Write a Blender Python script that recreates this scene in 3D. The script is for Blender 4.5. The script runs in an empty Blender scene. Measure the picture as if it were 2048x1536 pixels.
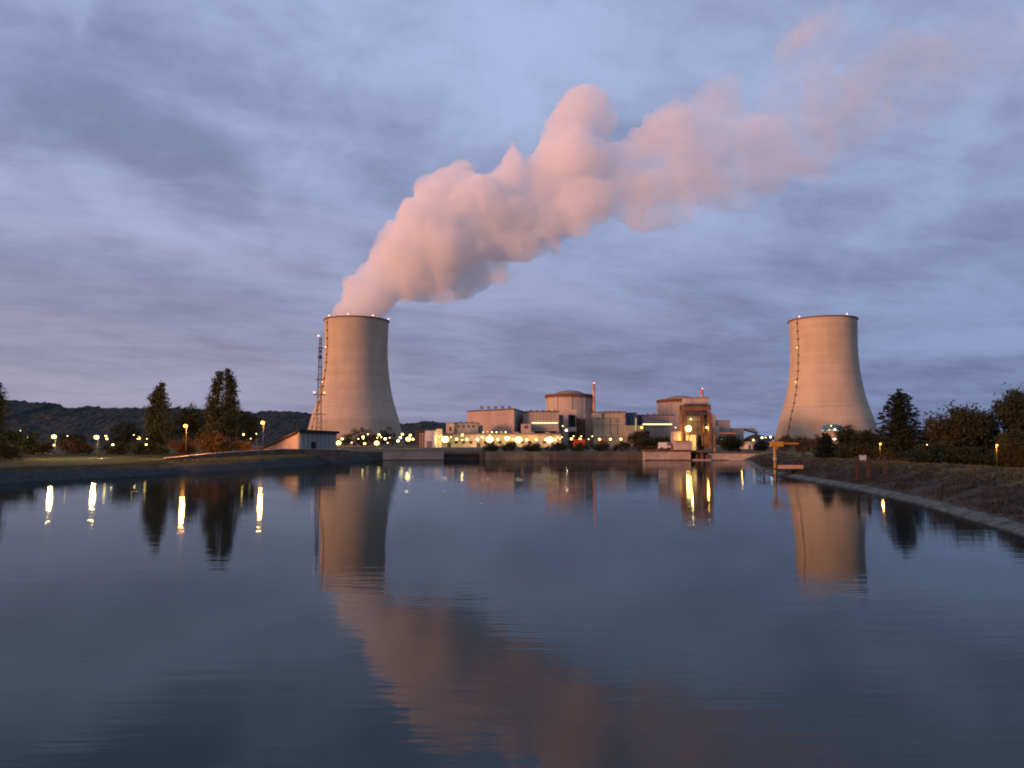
import bpy, math, random
import numpy as np
from mathutils import Vector, Matrix, noise as mnoise

R = math.radians
sc = bpy.context.scene
COL = sc.collection
rnd = random.Random(7)

# ------------------------------------------------------------------ camera
F = 1550.0                      # focal length in photo pixels (photo is 2048 wide)
CH = 4.0                        # eye height above the water
PITCH = math.atan(122.0 / F)
cam = bpy.data.cameras.new('camera'); camo = bpy.data.objects.new('camera', cam); COL.objects.link(camo)
cam.sensor_width = 36; cam.lens = F / 2048 * 36; cam.clip_start = .2; cam.clip_end = 30000
camo.location = (0, 0, CH); camo.rotation_euler = (math.pi / 2 + PITCH, 0, 0)
sc.camera = camo

# ------------------------------------------------------------------ render settings, exposure
sc.view_settings.view_transform = 'Standard'; sc.view_settings.look = 'None'
sc.view_settings.exposure = 0.0; sc.view_settings.gamma = 1.0
cy = sc.cycles
cy.use_denoising = True
cy.max_bounces = 12; cy.diffuse_bounces = 2; cy.glossy_bounces = 3; cy.transmission_bounces = 2
cy.volume_bounces = 7; cy.transparent_max_bounces = 12
cy.sample_clamp_indirect = 8; cy.sample_clamp_direct = 0
cy.volume_max_steps = 96
cy.filter_width = 2.0
cy.caustics_reflective = False; cy.caustics_refractive = False

# ------------------------------------------------------------------ node helper
class NT:
    def __init__(s, nt): s.t = nt
    def n(s, ty, props=None, **inp):
        nd = s.t.nodes.new(ty)
        for k, v in (props or {}).items(): setattr(nd, k, v)
        for k, v in inp.items():
            k2 = int(k[1:]) if k[0] == '_' and k[1:].isdigit() else k.replace('_', ' ')
            s.set(nd.inputs[k2], v)
        return nd
    def set(s, sock, v):
        if isinstance(v, bpy.types.NodeSocket): s.t.links.new(v, sock)
        elif isinstance(v, bpy.types.Node): s.t.links.new(v.outputs[0], sock)
        else: sock.default_value = v
    def m(s, op, a, b=0.0, c=0.0, clamp=False):
        return s.n('ShaderNodeMath', {'operation': op, 'use_clamp': clamp}, _0=a, _1=b, _2=c).outputs[0]
    def vm(s, op, a, b=(0, 0, 0)):
        nd = s.n('ShaderNodeVectorMath', {'operation': op}, _0=a)
        if op == 'SCALE': s.set(nd.inputs['Scale'], b)
        else: s.set(nd.inputs[1], b)
        return nd.outputs['Value'] if op in ('LENGTH', 'DOT_PRODUCT', 'DISTANCE') else nd.outputs[0]
    def mix(s, f, a, b):
        nd = s.t.nodes.new('ShaderNodeMix'); nd.data_type = 'RGBA'
        s.set(nd.inputs[0], f); s.set(nd.inputs[6], a); s.set(nd.inputs[7], b)
        return nd.outputs[2]
    def noise(s, vec, scale, detail=3.0, rough=.55, dist=0.0):
        return s.n('ShaderNodeTexNoise', Vector=vec, Scale=scale, Detail=detail, Roughness=rough, Distortion=dist).outputs[0]
    def mr(s, v, a, b, c=0.0, d=1.0, smooth=True):
        nd = s.n('ShaderNodeMapRange', {'interpolation_type': 'SMOOTHSTEP' if smooth else 'LINEAR'})
        for i, x in enumerate((v, a, b, c, d)): s.set(nd.inputs[i], x)
        return nd.outputs[0]

def c4(c): return (c[0], c[1], c[2], 1.0)

def P(px, py, D):
    """world point seen at photo pixel (px, py) at depth y = D"""
    b = 768.0 - py
    fw = F * math.cos(PITCH) - b * math.sin(PITCH); up = b * math.cos(PITCH) + F * math.sin(PITCH)
    return Vector(((px - 1024.0) * D / fw, D, CH + up * D / fw))

# ------------------------------------------------------------------ sky
SUN_AZ = (-0.82, -0.57)     # where the last light comes from: behind and left
SUN_EL = 4.5
world = bpy.data.worlds.new('World'); sc.world = world; world.use_nodes = True
wt = world.node_tree; wt.nodes.clear(); W = NT(wt)
dirv = W.n('ShaderNodeTexCoord').outputs['Generated']
sep = W.n('ShaderNodeSeparateXYZ', _0=dirv)
dx, dy, dz = sep.outputs[0], sep.outputs[1], sep.outputs[2]
zp = W.m('ADD', W.m('MAXIMUM', dz, 0.0), 0.11)
cu = W.m('DIVIDE', dx, zp); cv = W.m('DIVIDE', dy, zp)
# sheet of high cloud, streaked across the view
uv1 = W.n('ShaderNodeCombineXYZ', _0=W.m('MULTIPLY', cu, .80), _1=W.m('ADD', W.m('MULTIPLY', cv, .92), W.m('MULTIPLY', cu, -.22)), _2=3.1)
n1 = W.noise(uv1, 1.0, 9, .62, .5)
n2 = W.noise(W.vm('ADD', uv1, (11.3, 4.2, 1.7)), 3.1, 5, .6, .25)
n3 = W.noise(W.vm('ADD', uv1, (3.3, 14.2, 5.7)), .45, 3, .5, .2)
n4 = W.noise(W.vm('ADD', W.vm('MULTIPLY', uv1, (1, 1.5, 1)), (7.3, 1.2, 5.7)), 7.5, 4, .6, .2)
cl = W.m('ADD', W.m('ADD', W.m('ADD', W.m('MULTIPLY', n1, .46), W.m('MULTIPLY', n2, .26)), W.m('MULTIPLY', n3, .16)), W.m('MULTIPLY', n4, .12))
# broad lighter and darker areas of the cloud deck, fixed in the sky: (pixel x, y, half width, half height, amount)
warp = W.vm('SCALE', W.vm('SUBTRACT', W.n('ShaderNodeTexNoise', Vector=dirv, Scale=5.0, Detail=3.0).outputs[1], (.5, .5, .5)), .16)
dw = W.vm('ADD', dirv, warp)
for (bx, by, sx, sy, am) in [(590, 370, 90, 60, .09), (420, 500, 130, 32, .08), (120, 420, 160, 60, .06), (240, 150, 190, 90, -.085), (420, 360, 190, 55, -.075), (680, 250, 180, 55, -.05), (1090, 130, 130, 80, .10), (1050, 40, 330, 90, .05),
                             (1150, 560, 260, 40, .07), (1500, 560, 190, 26, -.07), (1900, 470, 260, 55, -.06), (1930, 330, 200, 60, .05), (1950, 670, 180, 26, .10), (850, 700, 300, 45, -.05), (200, 560, 250, 40, -.04), (1250, 740, 330, 40, -.05), (250, 30, 320, 45, .03), (230, 720, 320, 50, .04)]:
    c = (P(bx, by, 1000) - Vector((0, 0, CH))).normalized()
    q = W.vm('MULTIPLY', W.vm('SUBTRACT', dw, tuple(c)), (F / sx, F / (sx + sy), F / sy))
    g = W.mr(W.vm('LENGTH', q), 0.0, 2.1, 1.0, 0.0)
    cl = W.m('ADD', cl, W.m('MULTIPLY', g, am * 1.35))
n5 = W.noise(W.vm('ADD', W.vm('MULTIPLY', dirv, (1, 1, 1.5)), warp), 8.0, 6, .55, .6)
cl = W.m('ADD', cl, W.m('MULTIPLY', W.m('SUBTRACT', n5, .5), W.mr(dz, .10, .32, 0.0, .34)))
cf = W.mr(cl, .27, .70)
el = W.mr(dz, 0.0, .42)
azr = W.mr(dx, -.62, .62)
dark = W.mix(el, W.mix(azr, c4((.30, .27, .40)), c4((.135, .165, .32))), c4((.245, .30, .49)))
lite = W.mix(el, W.mix(azr, c4((.50, .46, .62)), c4((.29, .38, .64))), c4((.50, .60, .90)))
deck = W.mix(cf, dark, lite)
# the unclouded air above
nish = W.n('ShaderNodeTexSky', {'sky_type': 'NISHITA', 'sun_disc': False, 'sun_elevation': R(SUN_EL), 'sun_rotation': math.atan2(SUN_AZ[0], SUN_AZ[1]), 'air_density': 1.2, 'dust_density': 2.0, 'ozone_density': 2.0})
nsc = W.vm('SCALE', nish.outputs[0], 0.05)
sky = W.vm('MULTIPLY', W.mix(.12, deck, nsc), (.90, .91, .925))
# afterglow low over the place where the sun went down
sdn = Vector((SUN_AZ[0], SUN_AZ[1], .10)).normalized()
dt = W.vm('DOT_PRODUCT', dirv, tuple(sdn))
glow = W.mr(dt, .25, 1.0)
sky = W.vm('ADD', sky, W.vm('SCALE', (.30, .13, .06), glow))
bg = W.n('ShaderNodeBackground', Color=sky, Strength=1.0)
W.n('ShaderNodeOutputWorld', Surface=bg)

# ------------------------------------------------------------------ sun (the afterglow, broad and low)
sl = bpy.data.lights.new('sun', 'SUN'); so = bpy.data.objects.new('sun', sl); COL.objects.link(so)
sl.energy = 4.3; sl.angle = R(12); sl.color = (1.0, .385, .16)
sd = Vector((SUN_AZ[0], SUN_AZ[1], math.tan(R(SUN_EL)) * math.hypot(*SUN_AZ)))
so.rotation_euler = sd.to_track_quat('Z', 'Y').to_euler()

# ------------------------------------------------------------------ object helpers
def tag(o, label=None, cat=None, group=None, kind=None):
    if label: o['label'] = label
    if cat: o['category'] = cat
    if group: o['group'] = group
    if kind: o['kind'] = kind
    return o

def thing(name, label, cat, loc=(0, 0, 0), rz=0.0, group=None):
    o = bpy.data.objects.new(name, None); COL.objects.link(o)
    o.empty_display_size = .5
    o.location = loc; o.rotation_euler = (0, 0, rz)
    return tag(o, label, cat, group)

class MB:
    def __init__(s): s.v = []; s.f = []; s.sm = []
    def add(s, vs, fs, smooth=False):
        b = len(s.v); s.v += [tuple(v) for v in vs]
        s.f += [tuple(b + i for i in f) for f in fs]; s.sm += [smooth] * len(fs); return s
    def box(s, x0, x1, y0, y1, z0, z1):
        return s.add([(x0, y0, z0), (x1, y0, z0), (x1, y1, z0), (x0, y1, z0), (x0, y0, z1), (x1, y0, z1), (x1, y1, z1), (x0, y1, z1)],
                     [(0, 3, 2, 1), (4, 5, 6, 7), (0, 1, 5, 4), (1, 2, 6, 5), (2, 3, 7, 6), (3, 0, 4, 7)])
    def tube(s, p, q, r0, r1=None, n=8, smooth=True):
        p = Vector(p); q = Vector(q); r1 = r0 if r1 is None else r1
        d = (q - p).normalized(); a = d.orthogonal().normalized(); b = d.cross(a)
        vs = [p + (a * math.cos(t) + b * math.sin(t)) * r0 for t in [2 * math.pi * i / n for i in range(n)]]
        vs += [q + (a * math.cos(t) + b * math.sin(t)) * r1 for t in [2 * math.pi * i / n for i in range(n)]]
        s.add(vs, [(i, (i + 1) % n, n + (i + 1) % n, n + i) for i in range(n)], smooth)
        s.add(vs, [tuple(range(n))[::-1], tuple(range(n, 2 * n))])
        return s
    def lathe(s, prof, n=48, cx=0, cy_=0, closed=False, smooth=True):
        vs = [(cx + r * math.cos(2 * math.pi * i / n), cy_ + r * math.sin(2 * math.pi * i / n), z) for (r, z) in prof for i in range(n)]
        m = len(prof); fs = []
        for j in range(m if closed else m - 1):
            k = (j + 1) % m
            for i in range(n):
                fs.append((j * n + i, j * n + (i + 1) % n, k * n + (i + 1) % n, k * n + i))
        return s.add(vs, fs, smooth)
    def prism(s, poly, y0, y1):
        """poly: (x, z) points counter-clockwise seen from -y"""
        n = len(poly)
        vs = [(x, y0, z) for x, z in poly] + [(x, y1, z) for x, z in poly]
        return s.add(vs, [tuple(range(n)), tuple(range(n, 2 * n))[::-1]] + [((i + 1) % n, i, n + i, n + (i + 1) % n) for i in range(n)])
    def ball(s, c, rx, ry, rz, n=10, m=6):
        vs = []; fs = []
        for j in range(m + 1):
            t = math.pi * j / m
            for i in range(n):
                u = 2 * math.pi * i / n
                vs.append((c[0] + rx * math.sin(t) * math.cos(u), c[1] + ry * math.sin(t) * math.sin(u), c[2] + rz * math.cos(t)))
        for j in range(m):
            for i in range(n): fs.append((j * n + i, (j + 1) * n + i, (j + 1) * n + (i + 1) % n, j * n + (i + 1) % n))
        return s.add(vs, fs, True)
    def build(s, name, mat, parent=None, loc=None):
        me = bpy.data.meshes.new(name); me.from_pydata(s.v, [], s.f); me.validate()
        if len(me.polygons) == len(s.sm): me.polygons.foreach_set('use_smooth', s.sm)
        me.materials.append(mat)
        o = bpy.data.objects.new(name, me); COL.objects.link(o)
        if parent: o.parent = parent
        if loc: o.location = loc
        return o

def mesh_np(name, verts, faces, mat, parent=None, smooth=False):
    """verts (n,3), faces (m,k) arrays"""
    me = bpy.data.meshes.new(name)
    verts = np.asarray(verts, dtype=np.float32); faces = np.asarray(faces, dtype=np.int32)
    m, k = faces.shape
    me.vertices.add(len(verts)); me.vertices.foreach_set('co', verts.ravel())
    me.loops.add(m * k); me.loops.foreach_set('vertex_index', faces.ravel())
    me.polygons.add(m); me.polygons.foreach_set('loop_start', np.arange(0, m * k, k, dtype=np.int32))
    me.polygons.foreach_set('use_smooth', np.full(m, smooth))
    me.update(calc_edges=True); me.validate(); me.materials.append(mat)
    o = bpy.data.objects.new(name, me); COL.objects.link(o)
    if parent: o.parent = parent
    return o

def copy_tree(o, parent=None):
    c = o.copy(); COL.objects.link(c)
    if parent is not None: c.parent = parent
    for ch in [k for k in bpy.data.objects if k.parent == o]: copy_tree(ch, c)
    return c

# ------------------------------------------------------------------ materials
def mat(name, col, col2=None, scale=.3, rough=.85, stretch=(1, 1, 1), bump=0.0, bscale=None, metal=0.0, detail=5, lo=.35, hi=.65, world=False, spec=.3):
    m = bpy.data.materials.new(name); m.use_nodes = True; T = NT(m.node_tree)
    b = m.node_tree.nodes['Principled BSDF']
    b.inputs['Roughness'].default_value = rough; b.inputs['Metallic'].default_value = metal; b.inputs['Specular IOR Level'].default_value = spec
    if col2 is None: col2 = tuple(c * .72 for c in col)
    vec = T.n('ShaderNodeNewGeometry').outputs['Position'] if world else T.n('ShaderNodeTexCoord').outputs['Object']
    vec = T.vm('MULTIPLY', vec, stretch)
    f = T.mr(T.noise(vec, scale, detail, .6), lo, hi)
    T.set(b.inputs['Base Color'], T.mix(f, c4(col), c4(col2)))
    if bump:
        bn = T.n('ShaderNodeBump', Strength=bump, Distance=1.0, Height=T.noise(vec, bscale or scale * 4, 4, .6))
        T.set(b.inputs['Normal'], bn)
    return m

def emis(name, col, strength, sampling='AUTO'):
    m = bpy.data.materials.new(name); m.use_nodes = True; m.node_tree.nodes.clear(); T = NT(m.node_tree)
    e = T.n('ShaderNodeEmission', Color=c4(col), Strength=strength)
    T.n('ShaderNodeOutputMaterial', Surface=e)
    m.cycles.emission_sampling = sampling
    return m

def tower_mat(name, seed):
    m = bpy.data.materials.new(name); m.use_nodes = True; T = NT(m.node_tree)
    b = m.node_tree.nodes['Principled BSDF']; b.inputs['Roughness'].default_value = .9; b.inputs['Specular IOR Level'].default_value = .15
    co = T.n('ShaderNodeTexCoord').outputs['Object']; s = T.n('ShaderNodeSeparateXYZ', _0=co)
    x, y, z = s.outputs
    ang = T.m('ARCTAN2', y, x)
    cyl = T.n('ShaderNodeCombineXYZ', _0=T.m('MULTIPLY', ang, 45.0), _1=seed, _2=z)
    # climbing lifts of the formwork
    lift = T.m('FRACT', T.m('DIVIDE', z, 2.9))
    line = T.mr(lift, .0, .14, 1.0, 0.0)
    row = T.n('ShaderNodeTexWhiteNoise', {'noise_dimensions': '1D'}, W=T.m('FLOOR', T.m('DIVIDE', z, 2.9))).outputs[0]
    patch = T.noise(T.vm('MULTIPLY', cyl, (1, 1, .6)), .05, 4, .6)
    streak = T.noise(T.vm('MULTIPLY', cyl, (1, 1, .05)), .45, 4, .65)
    bands = T.noise(T.vm('MULTIPLY', cyl, (.04, 1, 1)), .12, 4, .6)
    tone = T.m('ADD', T.m('ADD', T.m('MULTIPLY', patch, .46), T.m('MULTIPLY', streak, .20)), T.m('ADD', T.m('MULTIPLY', row, .08), T.m('MULTIPLY', bands, .24)))
    tone = T.m('SUBTRACT', tone, T.m('MULTIPLY', line, .10))
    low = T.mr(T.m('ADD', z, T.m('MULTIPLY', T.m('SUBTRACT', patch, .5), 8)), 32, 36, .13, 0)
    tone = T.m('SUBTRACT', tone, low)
    f = T.mr(tone, .25, .80, 0, 1, False)
    T.set(b.inputs['Base Color'], T.mix(f, c4((.31, .27, .20)), c4((.54, .475, .37))))
    T.set(b.inputs['Normal'], T.n('ShaderNodeBump', Strength=.25, Distance=.3, Height=T.m('SUBTRACT', tone, line)))
    return m

def leaf_mat(name, c1, c2, scale=.35):
    m = bpy.data.materials.new(name); m.use_nodes = True; T = NT(m.node_tree)
    b = m.node_tree.nodes['Principled BSDF']; b.inputs['Roughness'].default_value = .7; b.inputs['Specular IOR Level'].default_value = .15
    co = T.n('ShaderNodeTexCoord').outputs['Object']
    f = T.mr(T.noise(co, scale, 4, .65), .35, .65)
    T.set(b.inputs['Base Color'], T.mix(f, c4(c1), c4(c2)))
    return m

m_concrete = mat('concrete', (.36, .33, .28), (.27, .24, .20), .25, bump=.3)
m_conc_pale = mat('pale_concrete', (.50, .42, .36), (.36, .30, .26), .4, bump=.3)
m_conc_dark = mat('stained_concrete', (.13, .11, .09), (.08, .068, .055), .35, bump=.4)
m_rust = mat('rusty_steel', (.16, .08, .05), (.09, .05, .035), .8)
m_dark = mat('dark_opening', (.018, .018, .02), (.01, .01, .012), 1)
m_steel = mat('galvanised_steel', (.25, .25, .26), (.16, .16, .17), 1.2, rough=.55)
m_darksteel = mat('dark_steel', (.07, .065, .07), (.045, .04, .045), 1.2, rough=.6)
m_redsteel = mat('red_painted_steel', (.50, .19, .15), (.40, .15, .12), .6, rough=.6)
m_white = mat('white_paint', (.72, .70, .67), (.55, .53, .5), .7, rough=.6)
m_yellow = mat('yellow_paint', (.75, .38, .04), (.6, .28, .03), 1.5, rough=.5)
m_orange = mat('orange_paint', (.62, .26, .08), (.42, .17, .06), .9, rough=.6)
m_clad_pink = mat('pinkish_cladding', (.36, .295, .265), (.29, .235, .215), .06, stretch=(1, 1, .2), detail=6)
m_clad_grey = mat('grey_cladding', (.33, .33, .31), (.24, .245, .235), .06, stretch=(1, 1, .2), detail=6)
m_clad_olive = mat('olive_cladding', (.31, .30, .235), (.235, .23, .18), .07, stretch=(1, 1, .3), detail=6)
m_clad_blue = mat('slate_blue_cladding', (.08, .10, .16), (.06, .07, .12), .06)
m_roof = mat('roof_edge', (.10, .06, .06), (.06, .045, .045), .4)
m_render = mat('pale_render', (.55, .45, .36), (.42, .34, .28), .3)
m_bark = mat('bark', (.09, .07, .05), (.05, .04, .03), 2)
m_wood = mat('brown_timber', (.11, .06, .035), (.07, .04, .025), 2)
m_glass = mat('teal_glass', (.05, .14, .16), (.04, .10, .13), .4, rough=.2, spec=.6)

m_laddr = mat('weathered_steel', (.15, .115, .085), (.11, .085, .065), 1.0)
e_warm = emis('lamp_warm', (1.0, .72, .17), 9)
e_white = emis('lamp_white', (1.0, .85, .45), 11)
e_orange = emis('lamp_orange', (1.0, .46, .06), 8)
e_small = emis('lamp_small', (1.0, .75, .25), 6)
e_red = emis('warning_lamp', (1.0, .30, .10), 8)
e_strip = emis('strip_lamp', (1.0, .85, .35), 2.6)
e_window = emis('lit_window', (.65, .95, .8), .6)

# ------------------------------------------------------------------ terrain and water
LB = [(-400, -75), (0, -68), (50, -61), (81, -53.6), (113, -46.0), (160, -40.5), (221, -35.5), (400, -35)]
RB = [(-400, 12), (0, 15), (34.4, 22.8), (55, 28.4), (73, 31.8), (94, 34.6), (113, 37.0), (138, 43), (170, 52), (206, 61), (400, 64)]
WY = 208.0
def lin(t, y): return float(np.interp(y, [a for a, b in t], [b for a, b in t]))
def sstep(t): t = max(0.0, min(1.0, t)); return t * t * (3 - 2 * t)
def ground_z(x, y):
    nz = mnoise.noise(Vector((x * .11, y * .11, 0))) * .5 + mnoise.noise(Vector((x * .45, y * .45, 3))) * .22
    if y > WY + .6 and x > lin(LB, y) - 2 and x < lin(RB, y) + 2: return 2.15
    dl = (lin(LB, y) - x) * .97; dr = (x - lin(RB, y)) * .96
    if dl < 0 and dr < 0:
        return max(-2.5, max(dl, dr) * .5)
    if dl >= 0:
        zt = float(np.interp(y, [60, 113, 128, 150, 205], [1.3, 1.3, 1.6, 2.25, 2.3]))
        far = sstep((dl - 60) / 200) * (2.1 - zt) if y < 205 else 0
        z = zt * sstep(.2 + dl / 3.4) + far - zt * sstep(.2)
        z += nz * .16 * min(1, dl / 4)
        return z
    z = float(np.interp(dr, [0, .9, 3.5, 6, 8.5, 15, 40], [0, .42, 1.0, 1.5, 1.85, 1.35, 1.2]))
    z += (nz * .55 + .55 * mnoise.noise(Vector((x * .06 + 5, y * .06, 8)))) * max(0, min(1, (dr - 1) / 3)) * (1 - .7 * sstep((dr - 20) / 20))
    if y > 190: z = z + (2.15 - z) * sstep((y - 190) / 15) * sstep((dr-1) / 6)
    return z
def axis(parts):
    a = []
    for lo, hi, st in parts: a += list(np.arange(lo, hi, st))
    return a
xs = axis([(-9000, -3000, 1500), (-3000, -600, 300), (-600, -150, 40), (-150, -80, 5), (-80, -30, 1.1), (-30, 12, 6), (12, 75, .9), (75, 150, 4), (150, 600, 40), (600, 3000, 300), (3000, 9001, 1500)])
ys = axis([(-3000, -400, 400), (-400, -20, 30), (-20, 20, 5), (20, 205, 1.1)]) + [205.5, 206.8, 208.2, 208.7, 210, 214] + axis([(220, 400, 20), (400, 1400, 100), (1400, 12001, 800)])
gv = np.array([(x, y, ground_z(x, y)) for y in ys for x in xs]); nx = len(xs)
ii, jj = np.meshgrid(np.arange(nx - 1), np.arange(len(ys) - 1)); a0 = (jj * nx + ii).ravel()
gm = bpy.data.materials.new('ground'); gm.use_nodes = True; T = NT(gm.node_tree); b = gm.node_tree.nodes['Principled BSDF']
b.inputs['Roughness'].default_value = .95; b.inputs['Specular IOR Level'].default_value = .1
pos = T.n('ShaderNodeNewGeometry').outputs['Position']; s = T.n('ShaderNodeSeparateXYZ', _0=pos)
f1 = T.mr(T.noise(pos, .12, 5, .65), .38, .62); f2 = T.mr(T.noise(pos, 1.1, 5, .7), .35, .65)
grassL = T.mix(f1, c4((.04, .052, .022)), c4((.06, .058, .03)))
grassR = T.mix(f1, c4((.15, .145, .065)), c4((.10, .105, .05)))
earth = T.mix(f2, c4((.075, .072, .058)), c4((.042, .042, .036)))
stone = T.mix(f2, c4((.05, .055, .055)), c4((.028, .033, .035)))
isr = T.mr(s.outputs[0], -5, 5)
zz = T.m('ADD', s.outputs[2], T.m('MULTIPLY', T.m('SUBTRACT', f1, .5), .4))
right = T.mix(T.mr(zz, 1.3, 1.6), earth, grassR)
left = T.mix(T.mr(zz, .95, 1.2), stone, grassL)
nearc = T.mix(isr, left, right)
farc = T.mix(f1, c4((.06, .065, .04)), c4((.10, .09, .07)))
T.set(b.inputs['Base Color'], T.mix(T.mr(s.outputs[1], 207, 214), nearc, farc))
T.set(b.inputs['Normal'], T.n('ShaderNodeBump', Strength=.7, Distance=.25, Height=T.noise(pos, 2.5, 5, .7)))
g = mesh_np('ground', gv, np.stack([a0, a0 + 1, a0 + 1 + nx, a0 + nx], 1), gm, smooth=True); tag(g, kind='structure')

wm = bpy.data.materials.new('water'); wm.use_nodes = True; T = NT(wm.node_tree); b = wm.node_tree.nodes['Principled BSDF']
wm.node_tree.nodes.remove(b)
pos = T.n('ShaderNodeNewGeometry').outputs['Position']
wv1 = T.noise(T.vm('MULTIPLY', pos, (.28, 1.5, 1)), 1.0, 2, .5, .4)
wv2 = T.noise(T.vm('MULTIPLY', pos, (.8, 3.8, 1)), 1.5, 2, .5, .3)
patchy = T.mr(T.noise(T.vm('MULTIPLY', pos, (.03, .07, 1)), 1.0, 3, .6), .40, .66, .40, 1.0)
hgt = T.m('MULTIPLY', T.m('ADD', T.m('MULTIPLY', wv1, .72), T.m('MULTIPLY', wv2, .28)), patchy)
bmp = T.n('ShaderNodeBump', Strength=1.0, Distance=.0125, Height=hgt)
dif = T.n('ShaderNodeBsdfDiffuse', Color=(.018, .024, .024, 1), Normal=bmp)
glo = T.n('ShaderNodeBsdfGlossy', Color=(.66, .74, .76, 1), Roughness=.035, Normal=bmp)
fre = T.n('ShaderNodeFresnel', IOR=1.33, Normal=bmp)
wmix = T.n('ShaderNodeMixShader', _0=fre, _1=dif, _2=glo)
T.set(wm.node_tree.nodes['Material Output'].inputs['Surface'], wmix)
w = MB(); w.add([(-90, -400, 0), (66, -400, 0), (66, WY + .4, 0), (-90, WY + .4, 0)], [(0, 1, 2, 3)])
tag(w.build('water', wm), kind='structure')

# wooded ridge far behind, left
def hill(name, sky_pts, D, D0, D1, dxs, dys, matl, seed):
    X0 = P(sky_pts[0][0], 0, D).x; X1 = P(sky_pts[-1][0], 0, D).x
    Xs = np.arange(X0, X1, dxs); Ys = np.arange(D0, D1, dys)
    px_ = [P(a, b_, D).x for a, b_ in sky_pts]; pz = [P(a, b_, D).z for a, b_ in sky_pts]
    V = []
    for y in Ys:
        for x in Xs:
            zr = np.interp(x * D / max(y, D) if y > D else x, px_, pz)
            t = (y - D0) / (D - D0) if y < D else 1 - .5 * (y - D) / (D1 - D)
            k = sstep(t) if y < D else t
            tr = abs(mnoise.noise(Vector((x / 26, y / 26, seed)))) * 12 + mnoise.noise(Vector((x / 9, y / 9, seed + 4))) * 4 + mnoise.noise(Vector((x / 90, y / 90, seed))) * 7
            V.append((x, y, zr * k + (tr - 6) * min(1, t * 3 + .1)))
    n_ = len(Xs); i_, j_ = np.meshgrid(np.arange(n_ - 1), np.arange(len(Ys) - 1)); a_ = (j_ * n_ + i_).ravel()
    o = mesh_np(name, V, np.stack([a_, a_ + 1, a_ + 1 + n_, a_ + n_], 1), matl, smooth=False)
    return tag(o, kind='structure')
m_wood_far = mat('far_woodland', (.022, .03, .026), (.012, .018, .018), .03, world=True, detail=6)
hill('hills', [(-420, 800), (-200, 796), (0, 800), (60, 803), (122, 808), (128, 815), (175, 817), (186, 811), (200, 812), (206, 817), (240, 814), (300, 817), (360, 816), (430, 819), (500, 823), (515, 828), (530, 822), (620, 825), (700, 838), (760, 846), (830, 846), (850, 843), (880, 845), (900, 850), (960, 862), (1040, 880), (1060, 892)], 3000, 2250, 3500, 8, 13, m_wood_far, 2.0)
hill('hills', [(1470, 892), (1490, 874), (1505, 867), (1525, 872), (1560, 870), (1640, 872), (1760, 866), (1850, 860), (1950, 868), (2150, 862), (2300, 880)], 1700, 1400, 2000, 7, 12, m_wood_far, 9.0)

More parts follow.
